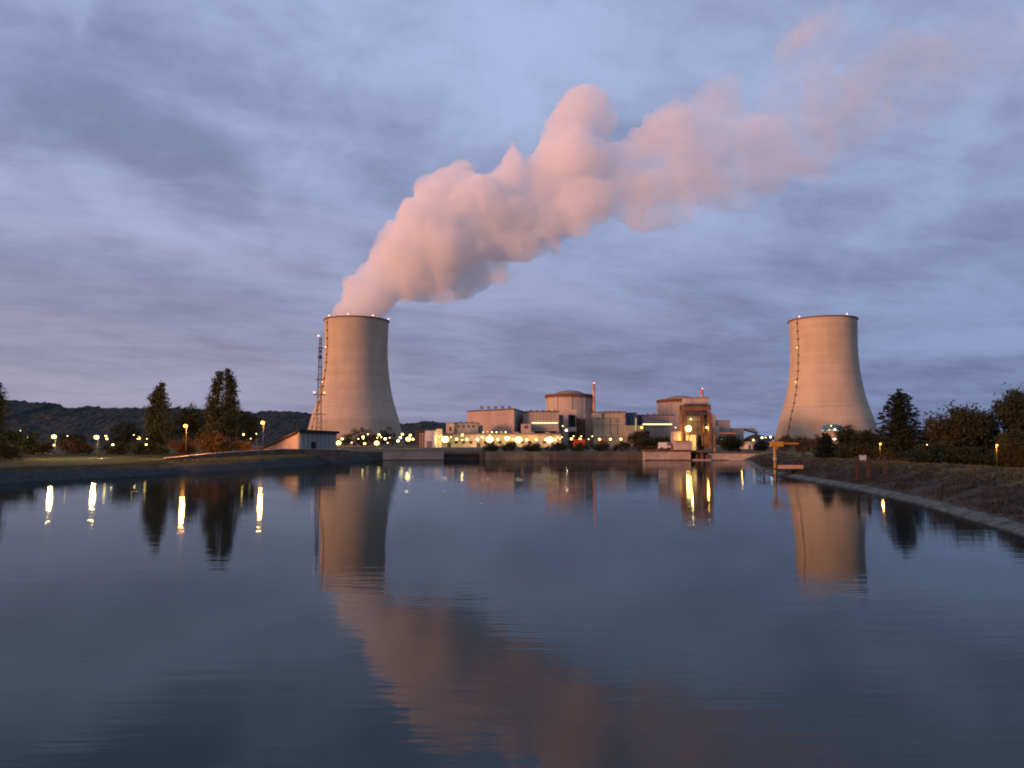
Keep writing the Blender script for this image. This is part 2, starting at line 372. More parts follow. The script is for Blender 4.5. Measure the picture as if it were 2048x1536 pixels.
# ------------------------------------------------------------------ cooling towers
PROF = [(69.5, 11), (66.8, 18), (64.3, 25), (60.5, 42), (56, 55), (51.9, 69), (48.8, 85), (46.4, 101), (44.7, 118), (44.0, 135), (44.0, 148), (44.4, 162), (45.0, 178)]
def rad(z): return float(np.interp(z, [q[1] for q in PROF], [q[0] for q in PROF]))
def smooth_rad(z):
    zs = np.linspace(z - 7, z + 7, 9); return float(np.mean([rad(min(178, max(11, q))) for q in zs]))
def cooling_tower(px, D, label, ladder_px, rim_px, seed, ladder_lamps):
    c = P(px, 890, D); gx, gy = c.x, c.y
    t = thing('cooling_tower', label, 'cooling tower', (gx, gy, 2))
    zs = [11 + (178 - 11) * i / 60 for i in range(61)]
    outer = [(smooth_rad(z), z - 2) for z in zs]
    inner = [(r - .6 - (178 - z) * .002, z) for r, z in outer][::-1]
    m = MB().lathe(outer + inner, 128, closed=True)
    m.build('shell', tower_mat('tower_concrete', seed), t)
    rim = [(45.0, 175.0), (46.1, 175.0), (46.1, 176.35), (45.0, 176.35)]
    MB().lathe(rim, 128, closed=True, smooth=False).build('rim_walkway', m_rust, t)
    MB().lathe([(71.2, -1), (73, -1), (73, 1.2), (71.2, 1.2)], 96, closed=True, smooth=False).build('basin_wall', m_concrete, t)
    # raking legs under the shell
    proto = None
    for i in range(48):
        if proto is None:
            q = MB(); z1 = 9.0; r1 = 69.1; r0 = 71.5; da = math.pi / 48
            q.tube((r0, 0, 0), (r1 * math.cos(da), r1 * math.sin(da), z1), .55, n=8)
            q.tube((r0, 0, 0), (r1 * math.cos(da), -r1 * math.sin(da), z1), .55, n=8)
            proto = q.build('leg', m_concrete, t); o = proto
        else:
            o = proto.copy(); COL.objects.link(o); o.parent = t
        o.rotation_euler = (0, 0, 2 * math.pi * i / 48)
    # where a line of sight at pixel x meets the wall near side
    def wall_pt(qx, z, off=.0):
        ax = (qx - 1024) / (F / math.cos(PITCH) * 1.0) ; # tan of azimuth
        rr = smooth_rad(z) + off
        d = Vector((ax, 1.0)).normalized(); cc = Vector((gx, gy)); tt = cc.dot(d); h2 = rr * rr - (cc - d * tt).length_squared
        p = d * (tt - math.sqrt(max(h2, 0)))
        if h2 < 0: # silhouette
            p = d * tt; p = cc + (p - cc).normalized() * rr
        return Vector((p.x - gx, p.y - gy, z - 2))
    # climbing ladder with landings, on a fixed meridian
    q0 = wall_pt(ladder_px, 150, 0); az = math.atan2(q0.y, q0.x)
    def on(z, off=0.0, da=0.0):
        r_ = smooth_rad(z) + off; return Vector((r_ * math.cos(az + da), r_ * math.sin(az + da), z - 2))
    L = MB(); zz_ = [12 + i * 5.5 for i in range(31)]
    for a_, b_ in zip(zz_[:-1], zz_[1:]):
        for sd_ in (-.013, .013): L.tube(on(a_, .9, sd_), on(b_, .9, sd_), .15, n=5)
        for k in range(4): z = a_ + (b_ - a_) * k / 4; L.tube(on(z, .9, -.013), on(z, .9, .013), .14, n=4)
    lad = L.build('ladder', m_laddr, t)
    for i, z in enumerate(zz_[1::2]):
        pl = MB(); p = on(z, 1.0); rd = Vector((math.cos(az), math.sin(az), 0)); tg = Vector((-rd.y, rd.x, 0))
        pts = []
        for zz2 in (-.9, .9):
            for s1, s2 in ((-1.3, -1), (1.3, -1), (1.3, .8), (-1.3, .8)): pts.append(p + tg * s1 + rd * s2 + Vector((0, 0, zz2)))
        pl.add(pts, [(0, 3, 2, 1), (4, 5, 6, 7), (0, 1, 5, 4), (1, 2, 6, 5), (2, 3, 7, 6), (3, 0, 4, 7)])
        pl.build('landing', m_laddr, lad)
    def warn(p):
        h = MB().box(p.x - .5, p.x + .5, p.y - .5, p.y + .5, p.z - .6, p.z).build('warning_light', m_darksteel, t)
        MB().ball((p.x, p.y, p.z + .55), .95, .95, .6).build('lens', e_red, h)
    for qx in rim_px:
        p = wall_pt(qx, 178, .9); warn(Vector((p.x, p.y, 177.6)))
    for z in ladder_lamps:
        p = on(z, 2.9); warn(p)
    return t
TL = cooling_tower(709.5, 1067, 'left cooling tower, tall hyperbolic concrete shell with pink steam rising from its mouth', 650, (652, 691, 743, 775), 1.0, (137, 89))
TR = cooling_tower(1653, 1052, 'right cooling tower, tall hyperbolic concrete shell with no steam and a dark ladder line', 1602, (1605, 1704), 5.0, (137, 89))

TL.scale = (.977, .977, .988); TR.scale = (.98, .98, .977)

# ------------------------------------------------------------------ steam plume
BL = [(711, 642, 50), (722, 618, 47), (744, 592, 46), (770, 562, 49), (795, 530, 53), (820, 500, 58), (840, 470, 66), (830, 560, 42), (872, 565, 38), (815, 590, 20), (855, 590, 19), (895, 592, 18), (925, 575, 26), (870, 430, 62), (852, 378, 30), (880, 500, 66), (930, 500, 62), (962, 548, 26), (1002, 543, 20), (927, 352, 30), (895, 385, 42), (950, 405, 60), (985, 470, 56), (1000, 390, 46), (1028, 316, 31), (1020, 345, 35), (1040, 430, 60), (1050, 497, 30), (1090, 360, 55), (1100, 440, 50), (1110, 490, 20),
      (1118, 300, 40), (1112, 255, 34), (1198, 250, 32), (1148, 230, 50), (1160, 212, 38), (1188, 206, 30), (1150, 320, 66), (1170, 400, 56), (1165, 450, 25), (1205, 335, 45), (1222, 400, 38), (1250, 345, 40), (1292, 292, 42), (1280, 370, 50), (1290, 420, 44), (1340, 262, 55), (1340, 350, 70), (1345, 415, 38), (1400, 235, 50), (1448, 188, 38), (1465, 168, 22), (1410, 320, 66), (1430, 385, 42), (1480, 275, 45), (1482, 350, 55), (1540, 300, 55), (1560, 225, 45), (1540, 355, 38), (1600, 290, 58), (1625, 335, 30),
      (1598, 98, 36), (1585, 150, 22), (1650, 74, 42), (1672, 62, 34), (1630, 165, 38), (1650, 205, 40), (1680, 260, 55), (1725, 225, 50), (1750, 150, 48), (1785, 112, 38), (1820, 200, 48), (1850, 120, 46), (1900, 105, 42), (1960, 90, 46), (1905, 175, 40), (2010, 120, 44), (2080, 90, 55), (2150, 70, 60)]
PD = 1067.0
# the outline of the cloud: rounded union of many puffs, billowed by noise, meshed from a grid
def lattice(shape, origin, h, scale, seed):
    """smooth noise in [-1, 1] on a grid"""
    r_ = np.random.RandomState(seed); ax = []
    for k in range(3):
        c_ = (origin[k] + np.arange(shape[k]) * h) / scale; c_ = c_ - math.floor(origin[k] / scale) + 1
        i_ = np.floor(c_).astype(int); f_ = c_ - i_; ax.append((i_, f_ * f_ * f_ * (f_ * (f_ * 6 - 15) + 10)))
    tab = r_.uniform(-1, 1, (ax[0][0].max() + 2, ax[1][0].max() + 2, ax[2][0].max() + 2))
    out = tab
    for k in range(3):
        i_, f_ = ax[k]; sh = [1, 1, 1]; sh[k] = -1; f_ = f_.reshape(sh)
        out = np.take(out, i_, axis=k) * (1 - f_) + np.take(out, i_ + 1, axis=k) * f_
    return out * 1.35
r2 = random.Random(3); puffs = []
for (bx, by, br) in BL:
    d_ = PD + (r2.random() - .5) * (34 if bx > 800 else 4); c_ = P(bx, by, d_); puffs.append((c_, br * d_ / F * (.95 if bx < 1250 else 1.08 if bx < 1550 else 1.22)))
tc = P(709.5, 890, 1067)
h_ = 4.0; org = np.array([tc.x - 60, PD - 92, 152.0]); top = np.array([max(c_.x + q for c_, q in puffs) + 20, PD + 92, max(c_.z + q for c_, q in puffs) + 25])
shp = tuple(((top - org) / h_).astype(int) + 1)
X_, Y_, Z_ = [org[k] + np.arange(shp[k]) * h_ for k in range(3)]
acc = np.zeros(shp)
for c_, q in puffs:
    sl_ = []
    for k, A_ in enumerate((X_, Y_, Z_)):
        m_ = q + 45; sl_.append(slice(max(0, int((c_[k] - m_ - org[k]) / h_)), min(shp[k], int((c_[k] + m_ - org[k]) / h_) + 2)))
    dd = np.sqrt((X_[sl_[0]][:, None, None] - c_.x) ** 2 + (Y_[sl_[1]][None, :, None] - c_.y) ** 2 + (Z_[sl_[2]][None, None, :] - c_.z) ** 2) - q
    acc[tuple(sl_)] += np.exp(-dd / 5.0)
sdf = -5.0 * np.log(np.maximum(acc, 1e-9)) + 2.0
wsp = np.clip((X_ - 120) / 400, 0, 1)[:, None, None]; calm = np.clip((Z_ - 172) / 55, .05, 1)[None, None, :]
bil = (np.abs(lattice(shp, org, h_, 46, 1)) * 12 - 3.5) + (np.abs(lattice(shp, org, h_, 21, 2)) * 8 - 2.4) + (np.abs(lattice(shp, org, h_, 11, 3)) * 4.5 - 1.4) * (1 + wsp) + lattice(shp, org, h_, 70, 4) * 6 * wsp
sdf = sdf - bil * calm
hr = np.sqrt((X_[:, None, None] - tc.x) ** 2 + (Y_[None, :, None] - tc.y) ** 2)
lim = 41.0 + np.maximum(0, Z_ - 180)[None, None, :] * 1.6
sdf = np.maximum(sdf, np.where(Z_[None, None, :] < 200, hr - lim, -99)); sdf = np.maximum(sdf, (164 - Z_)[None, None, :])
for a_ in (0, -1): sdf[a_] = 9; sdf[:, a_] = 9; sdf[:, :, a_] = 9
ins = sdf < 0
def corner(A_, i, j, k): return A_[i:shp[0] - 1 + i, j:shp[1] - 1 + j, k:shp[2] - 1 + k]
num = np.zeros(tuple(q - 1 for q in shp) + (3,)); den = np.zeros(tuple(q - 1 for q in shp))
for ax_ in range(3):
    o1, o2 = [k for k in range(3) if k != ax_]
    for u in (0, 1):
        for v in (0, 1):
            a = [0, 0, 0]; a[o1] = u; a[o2] = v; b2 = list(a); b2[ax_] = 1
            fa, fb = corner(sdf, *a), corner(sdf, *b2); cr_ = (fa < 0) != (fb < 0)
            t_ = np.where(cr_, fa / np.where(cr_, fa - fb, 1), 0)
            for k in range(3): num[..., k] += np.where(cr_, (t_ if k == ax_ else a[k]), 0)
            den += cr_
act = den > 0; vid = -np.ones(den.shape, int); vid[act] = np.arange(act.sum())
cell = np.argwhere(act); pv = org + (cell + num[act] / den[act][:, None]) * h_
qs = []
for ax_ in range(3):
    o1, o2 = (ax_ + 1) % 3, (ax_ + 2) % 3
    s0 = [slice(None)] * 3; s1 = [slice(None)] * 3; s0[ax_] = slice(0, -1); s1[ax_] = slice(1, None)
    e = np.argwhere(ins[tuple(s0)] != ins[tuple(s1)]); flip = ins[tuple(s0)][tuple(e.T)]
    ok = (e[:, o1] > 0) & (e[:, o2] > 0); e = e[ok]; flip = flip[ok]
    c = []
    for du, dv in ((1, 1), (0, 1), (0, 0), (1, 0)):
        w_ = e.copy(); w_[:, o1] -= du; w_[:, o2] -= dv; c.append(vid[tuple(w_.T)])
    q = np.stack(c, 1); q[~flip] = q[~flip][:, ::-1]; qs.append(q)
pf = np.concatenate(qs)
# drop small loose scraps
lab = np.arange(len(pv))
for _ in range(400):
    mn = lab[pf].min(1); new = lab.copy()
    for k in range(4): np.minimum.at(new, pf[:, k], mn)
    new = new[new]
    if (new == lab).all(): break
    lab = new
cnts = np.bincount(lab[pf[:, 0]], minlength=len(pv)); pf = pf[cnts[lab[pf[:, 0]]] > 500]
for _ in range(2):      # light smoothing
    sm_ = np.zeros_like(pv); ct_ = np.zeros(len(pv))
    for k in range(4):
        np.add.at(sm_, pf[:, k], pv[pf[:, (k + 1) % 4]]); np.add.at(ct_, pf[:, k], 1)
    ok = ct_ > 0; pv[ok] = pv[ok] * .5 + .5 * sm_[ok] / ct_[ok][:, None]
pm = bpy.data.materials.new('steam'); pm.use_nodes = True; pm.node_tree.nodes.clear(); T = NT(pm.node_tree)
pos = T.n('ShaderNodeNewGeometry').outputs['Position']; s = T.n('ShaderNodeSeparateXYZ', _0=pos)
cr = T.n('ShaderNodeValToRGB', _0=T.mr(s.outputs[0], -250, 750, 0, 1, False)); e_ = cr.color_ramp.elements
xp = lambda q: (q + 250) / 1000
stops = [(-250, .9), (0, .75), (110, .60), (170, .40), (300, .25), (380, .19), (520, .10), (600, .075), (720, .05)]
e_[0].position = xp(-250); e_[0].color = (.9, .9, .9, 1); e_[1].position = xp(720); e_[1].color = (.05, .05, .05, 1)
for q, v in stops[1:-1]:
    k = e_.new(xp(q)); k.color = (v, v, v, 1)
nA = T.noise(pos, 1 / 75., 4, .62, .3)
thr = T.mr(s.outputs[0], 60, 330, .30, .44)
hol = T.mr(nA, thr, T.m('ADD', thr, .16))
dens = T.m('MULTIPLY', T.m('MULTIPLY', cr.outputs[0], T.m('ADD', T.m('MULTIPLY', hol, .75), .25)), .055)
vs_ = T.n('ShaderNodeVolumeScatter', Color=(.955, .93, .935, 1), Density=dens, Anisotropy=0.0)
T.n('ShaderNodeOutputMaterial', Volume=vs_)
pm.cycles.volume_step_rate = .22
plume = mesh_np('steam_plume', pv, pf, pm, smooth=True)
tag(plume, 'pink billowing steam plume drifting right from the mouth of the left cooling tower', 'steam plume', kind='thing')

# ------------------------------------------------------------------ buildings of the plant
def span(x0, x1, D): return P(x0, 890, D).x, P(x1, 890, D).x
def zat(py, D): return P(1024, py, D).z
G0 = 2.0
def block(t, name, x0, x1, ytop, D, depth, m, zb=G0, ybot=None, dy=0.0):
    a, b_ = span(x0, x1, D); z1 = zat(ytop, D); z0 = zb if ybot is None else zat(ybot, D)
    return MB().box(a, b_, D + dy, D + dy + depth, z0, z1).build(name, m, t)
def roof_on(par, x0, x1, y, D, depth, th=.9, m=None, over=.5, name='roof'):
    a, b_ = span(x0, x1, D); z = zat(y, D)
    return MB().box(a - over, b_ + over, D - over, D + depth + over, z, z + th).build(name, m or m_roof, par)
def at(px, D): return (0, 0, 0)

def cladlines(t, x0, x1, y0, y1, D, step, m, off=.12, name='cladding_rib'):
    a, b_ = span(x0, x1, D); n = max(1, int((b_ - a) / step)); q = MB()
    for i in range(1, n): q.box(a + (b_ - a) * i / n - .12, a + (b_ - a) * i / n + .12, D - off, D - .003, zat(y1, D), zat(y0, D))
    return q.build(name, m, t)

# turbine hall (rotated so that two faces show)
def quad_hall(name, label, cat, pts, ztop, mats, roof_m, group=None):
    """pts: footprint corners (x,y) counter-clockwise seen from above, mats per face"""
    t = thing(name, label, cat, (0, 0, 0), group=group)
    n = len(pts)
    for i in range(n):
        (ax, ay), (bx, by) = pts[i], pts[(i + 1) % n]
        m = mats[i % len(mats)]
        d = Vector((bx - ax, by - ay)).normalized(); nrm = Vector((d.y, -d.x)); k = .4
        q = MB(); A = (ax, ay); B_ = (bx, by); C_ = (bx - nrm.x * k, by - nrm.y * k); D_ = (ax - nrm.x * k, ay - nrm.y * k)
        A2 = (A[0] + d.x * (.41 if i % 2 else 0), A[1] + d.y * (.41 if i % 2 else 0)); B2 = (B_[0] - d.x * (.41 if i % 2 else 0), B_[1] - d.y * (.41 if i % 2 else 0))
        D2 = (D_[0] + d.x * (.41 if i % 2 else 0), D_[1] + d.y * (.41 if i % 2 else 0)); C2 = (C_[0] - d.x * (.41 if i % 2 else 0), C_[1] - d.y * (.41 if i % 2 else 0))
        fp = [A2, B2, C2, D2]
        q.add([(x, y, G0) for x, y in fp] + [(x, y, ztop) for x, y in fp], [(0, 3, 2, 1), (4, 5, 6, 7), (0, 1, 5, 4), (1, 2, 6, 5), (2, 3, 7, 6), (3, 0, 4, 7)])
        q.build('wall', m, t)
    cx = sum(p[0] for p in pts) / n; cy2 = sum(p[1] for p in pts) / n
    rp = [(cx + (x - cx) * 1.012, cy2 + (y - cy2) * 1.02) for x, y in pts]
    MB().add([(x, y, ztop + .003) for x, y in rp] + [(x, y, ztop + 1.1) for x, y in rp], [(3, 2, 1, 0), (4, 5, 6, 7), (0, 1, 5, 4), (1, 2, 6, 5), (2, 3, 7, 6), (3, 0, 4, 7)]).build('roof', roof_m, t)
    return t
pA = P(934, 890, 740); pB = P(1028, 890, 690); pC = P(1050, 890, 760); pD_ = Vector((pA.x + (pC.x - pB.x), pA.y + 70, 0))
zt_ = zat(819, 690)
th = quad_hall('turbine_hall', 'boxy pinkish turbine hall with a string of lights along its foot, left of the reactors', 'building', [(pA.x, pA.y), (pB.x, pB.y), (pC.x, pC.y), (pD_.x, pD_.y)], zt_, [m_clad_pink, m_clad_grey, m_clad_grey, m_clad_grey], m_roof)
for i in range(7):
    qx = 966 + i * 9; p = P(qx, 864.5, 706 - i * 1.5)
    lo = MB().ball((p.x, p.y - 1, p.z), .6, .5, .45).build('wall_lamp', e_small, th)
# low annexe in front of turbine hall
t = thing('service_building', 'long low pale service building below the turbine hall', 'building')
block(t, 'wall', 868, 1122, 868, 655, 22, m_render); roof_on(t, 868, 1122, 868, 655, 22, .6)
a_, b_ = span(868, 1122, 655)
dq = None
for i in range(16):
    x = a_ + 5 + i * (b_ - a_ - 8) / 16
    if i % 4 == 1: MB().box(x, x + 3.2, 654.85, 654.997, G0, G0 + 4).build('door', m_darksteel, t)
    else: MB().box(x, x + 2.6, 654.9, 654.997, 5.2, 7.2).build('window', m_dark, t)
t = thing('annexe', 'small pale block with a stair tower beside a grey hall, left of the turbine hall', 'building')
block(t, 'stair_tower', 892, 908, 846.5, 668, 16, m_conc_pale); block(t, 'wall', 908.2, 956, 846.5, 670, 22, m_clad_grey); roof_on(t, 908.5, 956, 846.5, 670, 22, .7)
roof_on(t, 892, 907.5, 846.5, 668, 15, .5, over=.2, name='tower_roof')
MB().box(*span(898, 903, 667.8), 667.8, 667.99, zat(862, 668), zat(854, 668)).build('window', m_rust, t)
MB().tube((span(952, 953, 672)[0] + 2, 680, G0), (span(952, 953, 672)[0] + 2, 680, zat(850, 672)), 3.6, n=20).build('tank', m_steel, t)
t = thing('kiosk', 'small pale square block at the left end of the low service building', 'building')
block(t, 'wall', 871, 883, 858, 640, 12, m_conc_pale); roof_on(t, 871, 883, 858, 640, 12, .5, over=.25)
# white building and scaffold between left tower and plant
t = thing('workshop', 'bluish white workshop with a pale roof, right of the left cooling tower', 'building')
block(t, 'wall', 850, 868, 862, 600, 20, m_white); block(t, 'lower_wing', 838, 849.7, 866, 604, 16, m_clad_grey)
roof_on(t, 850, 868, 862, 600, 20, .6, m_clad_grey, .3)
MB().box(*span(853, 864, 600), 599.9, 599.997, G0, 7).build('door', m_steel, t)
t = thing('scaffold_tower', 'rusty brown scaffold tower beside the bluish white workshop', 'scaffold')
a_, b_ = span(832, 847, 590); q = MB()
zz1 = zat(861, 590)
for x in np.linspace(a_, b_, 4):
    for y in (590, 593): q.tube((x, y, G0), (x, y, zz1), .2, n=6)
q.build('upright', m_rust, t)
for z in np.linspace(4, zz1 - .5, 4): MB().box(a_ - .3, b_ + .3, 589.6, 593.4, z, z + .35).build('deck', m_rust, t)
q = MB()
for i in range(3):
    x0_, x1_ = a_ + (b_ - a_) * i / 3, a_ + (b_ - a_) * (i + 1) / 3
    q.tube((x0_, 589.7, 3), (x1_, 589.7, 7), .12, n=5); q.tube((x1_, 589.7, 7.2), (x0_, 589.7, zz1 - 1), .12, n=5)
q.build('brace', m_rust, t)

# electrical hall
t = thing('machine_hall', 'pinkish grey hall with a lit strip across its face, just left of the first reactor', 'building')
block(t, 'wall', 1052, 1118, 824, 700, 45, m_clad_pink); roof_on(t, 1052, 1118, 824, 700, 45, .9)
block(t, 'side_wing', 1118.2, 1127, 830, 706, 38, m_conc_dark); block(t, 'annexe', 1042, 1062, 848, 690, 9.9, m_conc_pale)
MB().box(*span(1063, 1117, 699), 699.2, 699.99, zat(856, 699), zat(846.5, 699)).build('canopy', m_clad_grey, t)
MB().box(*span(1064, 1116, 699), 698.9, 699.19, zat(846.6, 699), zat(845.2, 699)).build('strip_light', e_strip, t)
MB().box(*span(1049, 1056, 689), 689.7, 689.99, zat(857, 690), zat(851, 690)).build('window', m_rust, t)
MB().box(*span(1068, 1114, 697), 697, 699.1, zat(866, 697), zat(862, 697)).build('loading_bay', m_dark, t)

m_dome = mat('dome_concrete', (.25, .22, .16), (.18, .16, .12), .12)
def reactor(px, D, r, ytop, label):
    c = P(px, 890, D); t = thing('reactor_building', label, 'reactor building', (c.x, c.y, 0))
    zt2 = zat(ytop, D)
    MB().lathe([(r, G0), (r, zt2)], 72).build('wall', m_conc_react, t)
    MB().lathe([(r + .02, zt2), (r + 1.3, zt2), (r + 1.3, zt2 + 3.0), (r - .6, zt2 + 3.4), (r - .6, zt2)], 72, closed=True, smooth=False).build('parapet', m_rust, t)
    dome = [(r - .61, zt2 + .5)] + [((r - 5) * math.cos(a), zt2 + .6 + 7.6 * math.sin(a) ** 1.25) for a in [i * math.pi / 2 / 14 for i in range(15)]]
    dome[-1] = (.05, dome[-1][1])
    MB().lathe(dome, 72).build('dome', m_dome, t)
    for i in range(10):
        a = 2 * math.pi * i / 10 + .3; q = MB(); q.box(r - .3, r + .55, -1, 1, G0, zt2 - .01); o = q.build('buttress', m_conc_react, t); o.rotation_euler = (0, 0, a)
    return t
m_conc_react = mat('reactor_concrete', (.44, .38, .32), (.34, .30, .25), .09, stretch=(1, 1, .35), detail=6, bump=.2)
reactor(1139.5, 815, 24.6, 796, 'domed concrete drum of the reactor building beside the taller red and white stack')
reactor(1361, 895, 25.3, 805.5, 'second reactor building, domed concrete drum half hidden behind the brown gantry')

t = thing('access_tower', 'dark framed access tower with pale boxes in front of the first reactor', 'building')
block(t, 'upper_cabin', 1137, 1153, 819.5, 742, 8, m_conc_pale, ybot=830); block(t, 'shaft', 1138, 1151, 830.2, 744, 6, m_dark)
block(t, 'lower_cabin', 1137, 1153, 854, 740, 2.9, m_conc_pale, ybot=863)
q = MB(); a_, b_ = span(1153, 1170, 745)
for x in np.linspace(a_, b_, 4): q.tube((x, 745, G0), (x, 745, zat(832 + (x - a_) / (b_ - a_) * 16, 745)), .4, n=6)
q.build('upright', m_rust, t)
for i in range(5):
    z = zat(866 - i * 7, 745); MB().box(a_, b_ - i * 1.2, 744, 748, z, z + .8).build('landing', m_rust, t)
block(t, 'back_wall', 1153, 1171, 838, 752, 4, m_conc_dark)
block(t, 'right_wall', 1171.3, 1186, 827, 758, 14, m_conc_react)

t = thing('fuel_building', 'olive grey windowless fuel building right of the first reactor', 'building')
block(t, 'wall', 1187, 1252, 825, 735, 45, m_clad_olive); roof_on(t, 1187, 1252, 825, 735, 45, .8)
block(t, 'plant_room', 1187.5, 1204, 825.5, 732.5, 2.49, m_clad_grey, ybot=836)
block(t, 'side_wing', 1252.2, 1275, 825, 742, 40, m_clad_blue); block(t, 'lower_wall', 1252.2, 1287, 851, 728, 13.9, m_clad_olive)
block(t, 'lintel', 1205, 1250, 829, 734.4, .58, m_clad_pink, ybot=835)
block(t, 'base_band', 1187.5, 1250, 872, 733, 1.9, m_steel, ybot=875)
q = MB(); a_, _b = span(1271.5, 1273.5, 727); q.box(a_, _b, 727.2, 727.9, zat(861, 727), zat(836, 727)); q.build('strip_light', e_strip_v := emis('stair_strip', (.9, .9, .3), .55), t)
t = thing('auxiliary_hall', 'purplish grey hall with a bright yellow light strip, left of the second reactor', 'building')
block(t, 'wall', 1288, 1349, 831, 770, 40, m_clad_pink); roof_on(t, 1288, 1349, 831, 770, 40, .8)
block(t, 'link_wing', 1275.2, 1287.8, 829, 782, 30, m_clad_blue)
MB().box(*span(1286, 1345, 768), 768.6, 769.99, zat(850.5, 768), zat(847, 768)).build('canopy', m_clad_grey, t)
MB().box(*span(1286, 1345, 768), 768.2, 768.59, zat(849.6, 768), zat(847.6, 768)).build('strip_light', e_strip, t)
t = thing('store_building', 'pale greenish stepped building right of the brown gantry', 'building')
block(t, 'wall', 1416, 1433, 829, 860, 30, m_clad_olive); block(t, 'middle_wing', 1433.2, 1461, 841.5, 862, 28, m_clad_grey)
block(t, 'low_wing', 1461.2, 1488, 856, 864, 24, m_clad_olive); roof_on(t, 1433.5, 1460.5, 841.5, 862, 27, .6, over=.1)
MB().prism([(P(1461, 0, 864).x + .5, zat(856, 864) + .003), (P(1488, 0, 864).x + 6, zat(866, 864)), (P(1488, 0, 864).x, zat(856, 864) + .003)][::-1], 866, 886).build('roof', m_clad_olive, t)
block(t, 'lift_house', 1430, 1439, 852, 850, 8, m_conc_pale)
t = thing('gatehouse', 'pinkish lit gatehouse with a flat roof, low between the gantry and the right cooling tower', 'building')
block(t, 'wall', 1492, 1512, 884, 380, 10, m_conc_pale, zb=1.8); roof_on(t, 1490, 1514, 884, 380, 10, .35, m_conc_pale, .3)
block(t, 'porch', 1494, 1507, 890, 377, 2.9, m_white, zb=1.8); MB().box(*span(1497, 1501, 376.9), 376.8, 376.99, 2.1, 4.0).build('door', m_rust, t)
t = thing('control_building', 'teal glazed round topped control building lit from inside, before the right cooling tower', 'building')
cc = P(1665, 890, 420)
MB().lathe([(3.9, G0), (3.9, zat(865, 420)), (5.2, zat(862, 420))], 32, cc.x, cc.y).build('wall', m_conc_pale, t)
MB().lathe([(5.2, zat(862, 420)), (5.3, zat(860.5, 420)), (4.9, zat(860, 420))], 32, cc.x, cc.y).build('lit_band', e_window, t)
MB().lathe([(4.9, zat(860, 420)), (4.9, zat(851, 420)), (3.2, zat(849, 420)), (.05, zat(848.5, 420))], 32, cc.x, cc.y).build('glazing', m_glass, t)

def stack(px, ytop, ybase, D, r, label):
    c = P(px, 890, D); t = thing('vent_stack', label, 'chimney', (c.x, c.y, 0)); z1 = zat(ytop, D); z0 = G0 + 18
    n = 7
    MB().lathe([(r, G0), (r, z0)], 20).build('base', m_concrete, t)
    for i in range(n):
        a = z0 + (z1 - z0) * i / n; b2 = z0 + (z1 - z0) * (i + 1) / n
        MB().lathe([(r * .95, a), (r * .95, b2)], 20).build('band', m_redsteel if (n - i) % 2 else m_pinkw, t)
    MB().tube((0, 0, z1), (0, 0, z1 + .6), r * 1.25, n=20).build('rim', m_darksteel, t)
    h = MB().ball((0, -r - .3, z1 + .9), .8, .8, .5).build('warning_light', e_redb, t)
m_pinkw = mat('faded_white_paint', (.62, .36, .32), (.5, .28, .25), .5)
e_redb = emis('red_beacon', (1, .25, .2), 6)
stack(1188.5, 768, 822, 800, 1.3, 'taller red and white vent stack beside the first reactor dome')
stack(1406, 779, 795, 880, 1.5, 'shorter red and white vent stack showing above the brown gantry')

# pipes, ducts and roof plant that break up the flat faces
cladlines(th, 936, 1027, 822, 862, 738, 4.5, m_clad_pink, off=0) if False else None
def detail(par_label, items):
    par = [o for o in bpy.data.objects if o.get('label', '').startswith(par_label)][0]
    for (nm, x0, x1, y0, y1, D, dep, m) in items:
        a, b2 = span(x0, x1, D); MB().box(a, b2, D, D + dep, zat(y1, D), zat(y0, D)).build(nm, m, par)
detail('pinkish grey hall', [('roof_vent', 1060 + i * 12, 1065 + i * 12, 819.8, 822.2, 712, 5, m_steel) for i in range(5)] + [('cladding_joint', 1058 + i * 7.3, 1058.5 + i * 7.3, 825, 845, 699.85, .14, m_conc_dark) for i in range(8)] + [('pipe', 1052.5, 1053.3, 826, 862, 699.2, .7, m_steel)])
detail('olive grey windowless', [('roof_vent', 1210 + i * 9, 1214 + i * 9, 821.2, 823.2, 745, 5, m_steel) for i in range(4)] + [('pipe', 1206 + i * 14, 1207 + i * 14, 838, 871, 734.3, .6, m_steel) for i in range(3)] + [('duct', 1188, 1249, 847, 849, 733.8, 1.1, m_clad_grey), ('hatch', 1222, 1230, 855, 864, 734.8, .19, m_clad_grey)])
detail('purplish grey hall', [('roof_vent', 1295 + i * 13, 1299 + i * 13, 826.5, 829, 780, 5, m_steel) for i in range(4)] + [('cladding_joint', 1296 + i * 8, 1296.5 + i * 8, 832, 846, 769.85, .14, m_conc_dark) for i in range(6)] + [('pipe', 1287.6, 1288.6, 832, 870, 769.2, .7, m_steel)])
detail('small pale block with', [('louvre', 914 + i * 10, 920 + i * 10, 850, 855, 669.8, .19, m_conc_dark) for i in range(4)] + [('roof_vent', 918 + i * 12, 923 + i * 12, 843, 845.2, 676, 4, m_steel) for i in range(3)])
detail('long low pale', [('pipe_rack', 875, 1120, 869.2, 870.4, 654, .9, m_steel)] + [('roof_unit', 905 + i * 31, 914 + i * 31, 864, 867.2, 660, 5, m_clad_grey) for i in range(7)])
detail('boxy pinkish turbine', [('roof_vent', 960 + i * 14, 966 + i * 14, 812, 817.3 - i * .4, 745, 7, m_steel) for i in range(5)])
detail('domed concrete drum of the reactor building beside', [('lightning_rod', 1139.3, 1139.8, 778, 785, 815, .5, m_darksteel)])

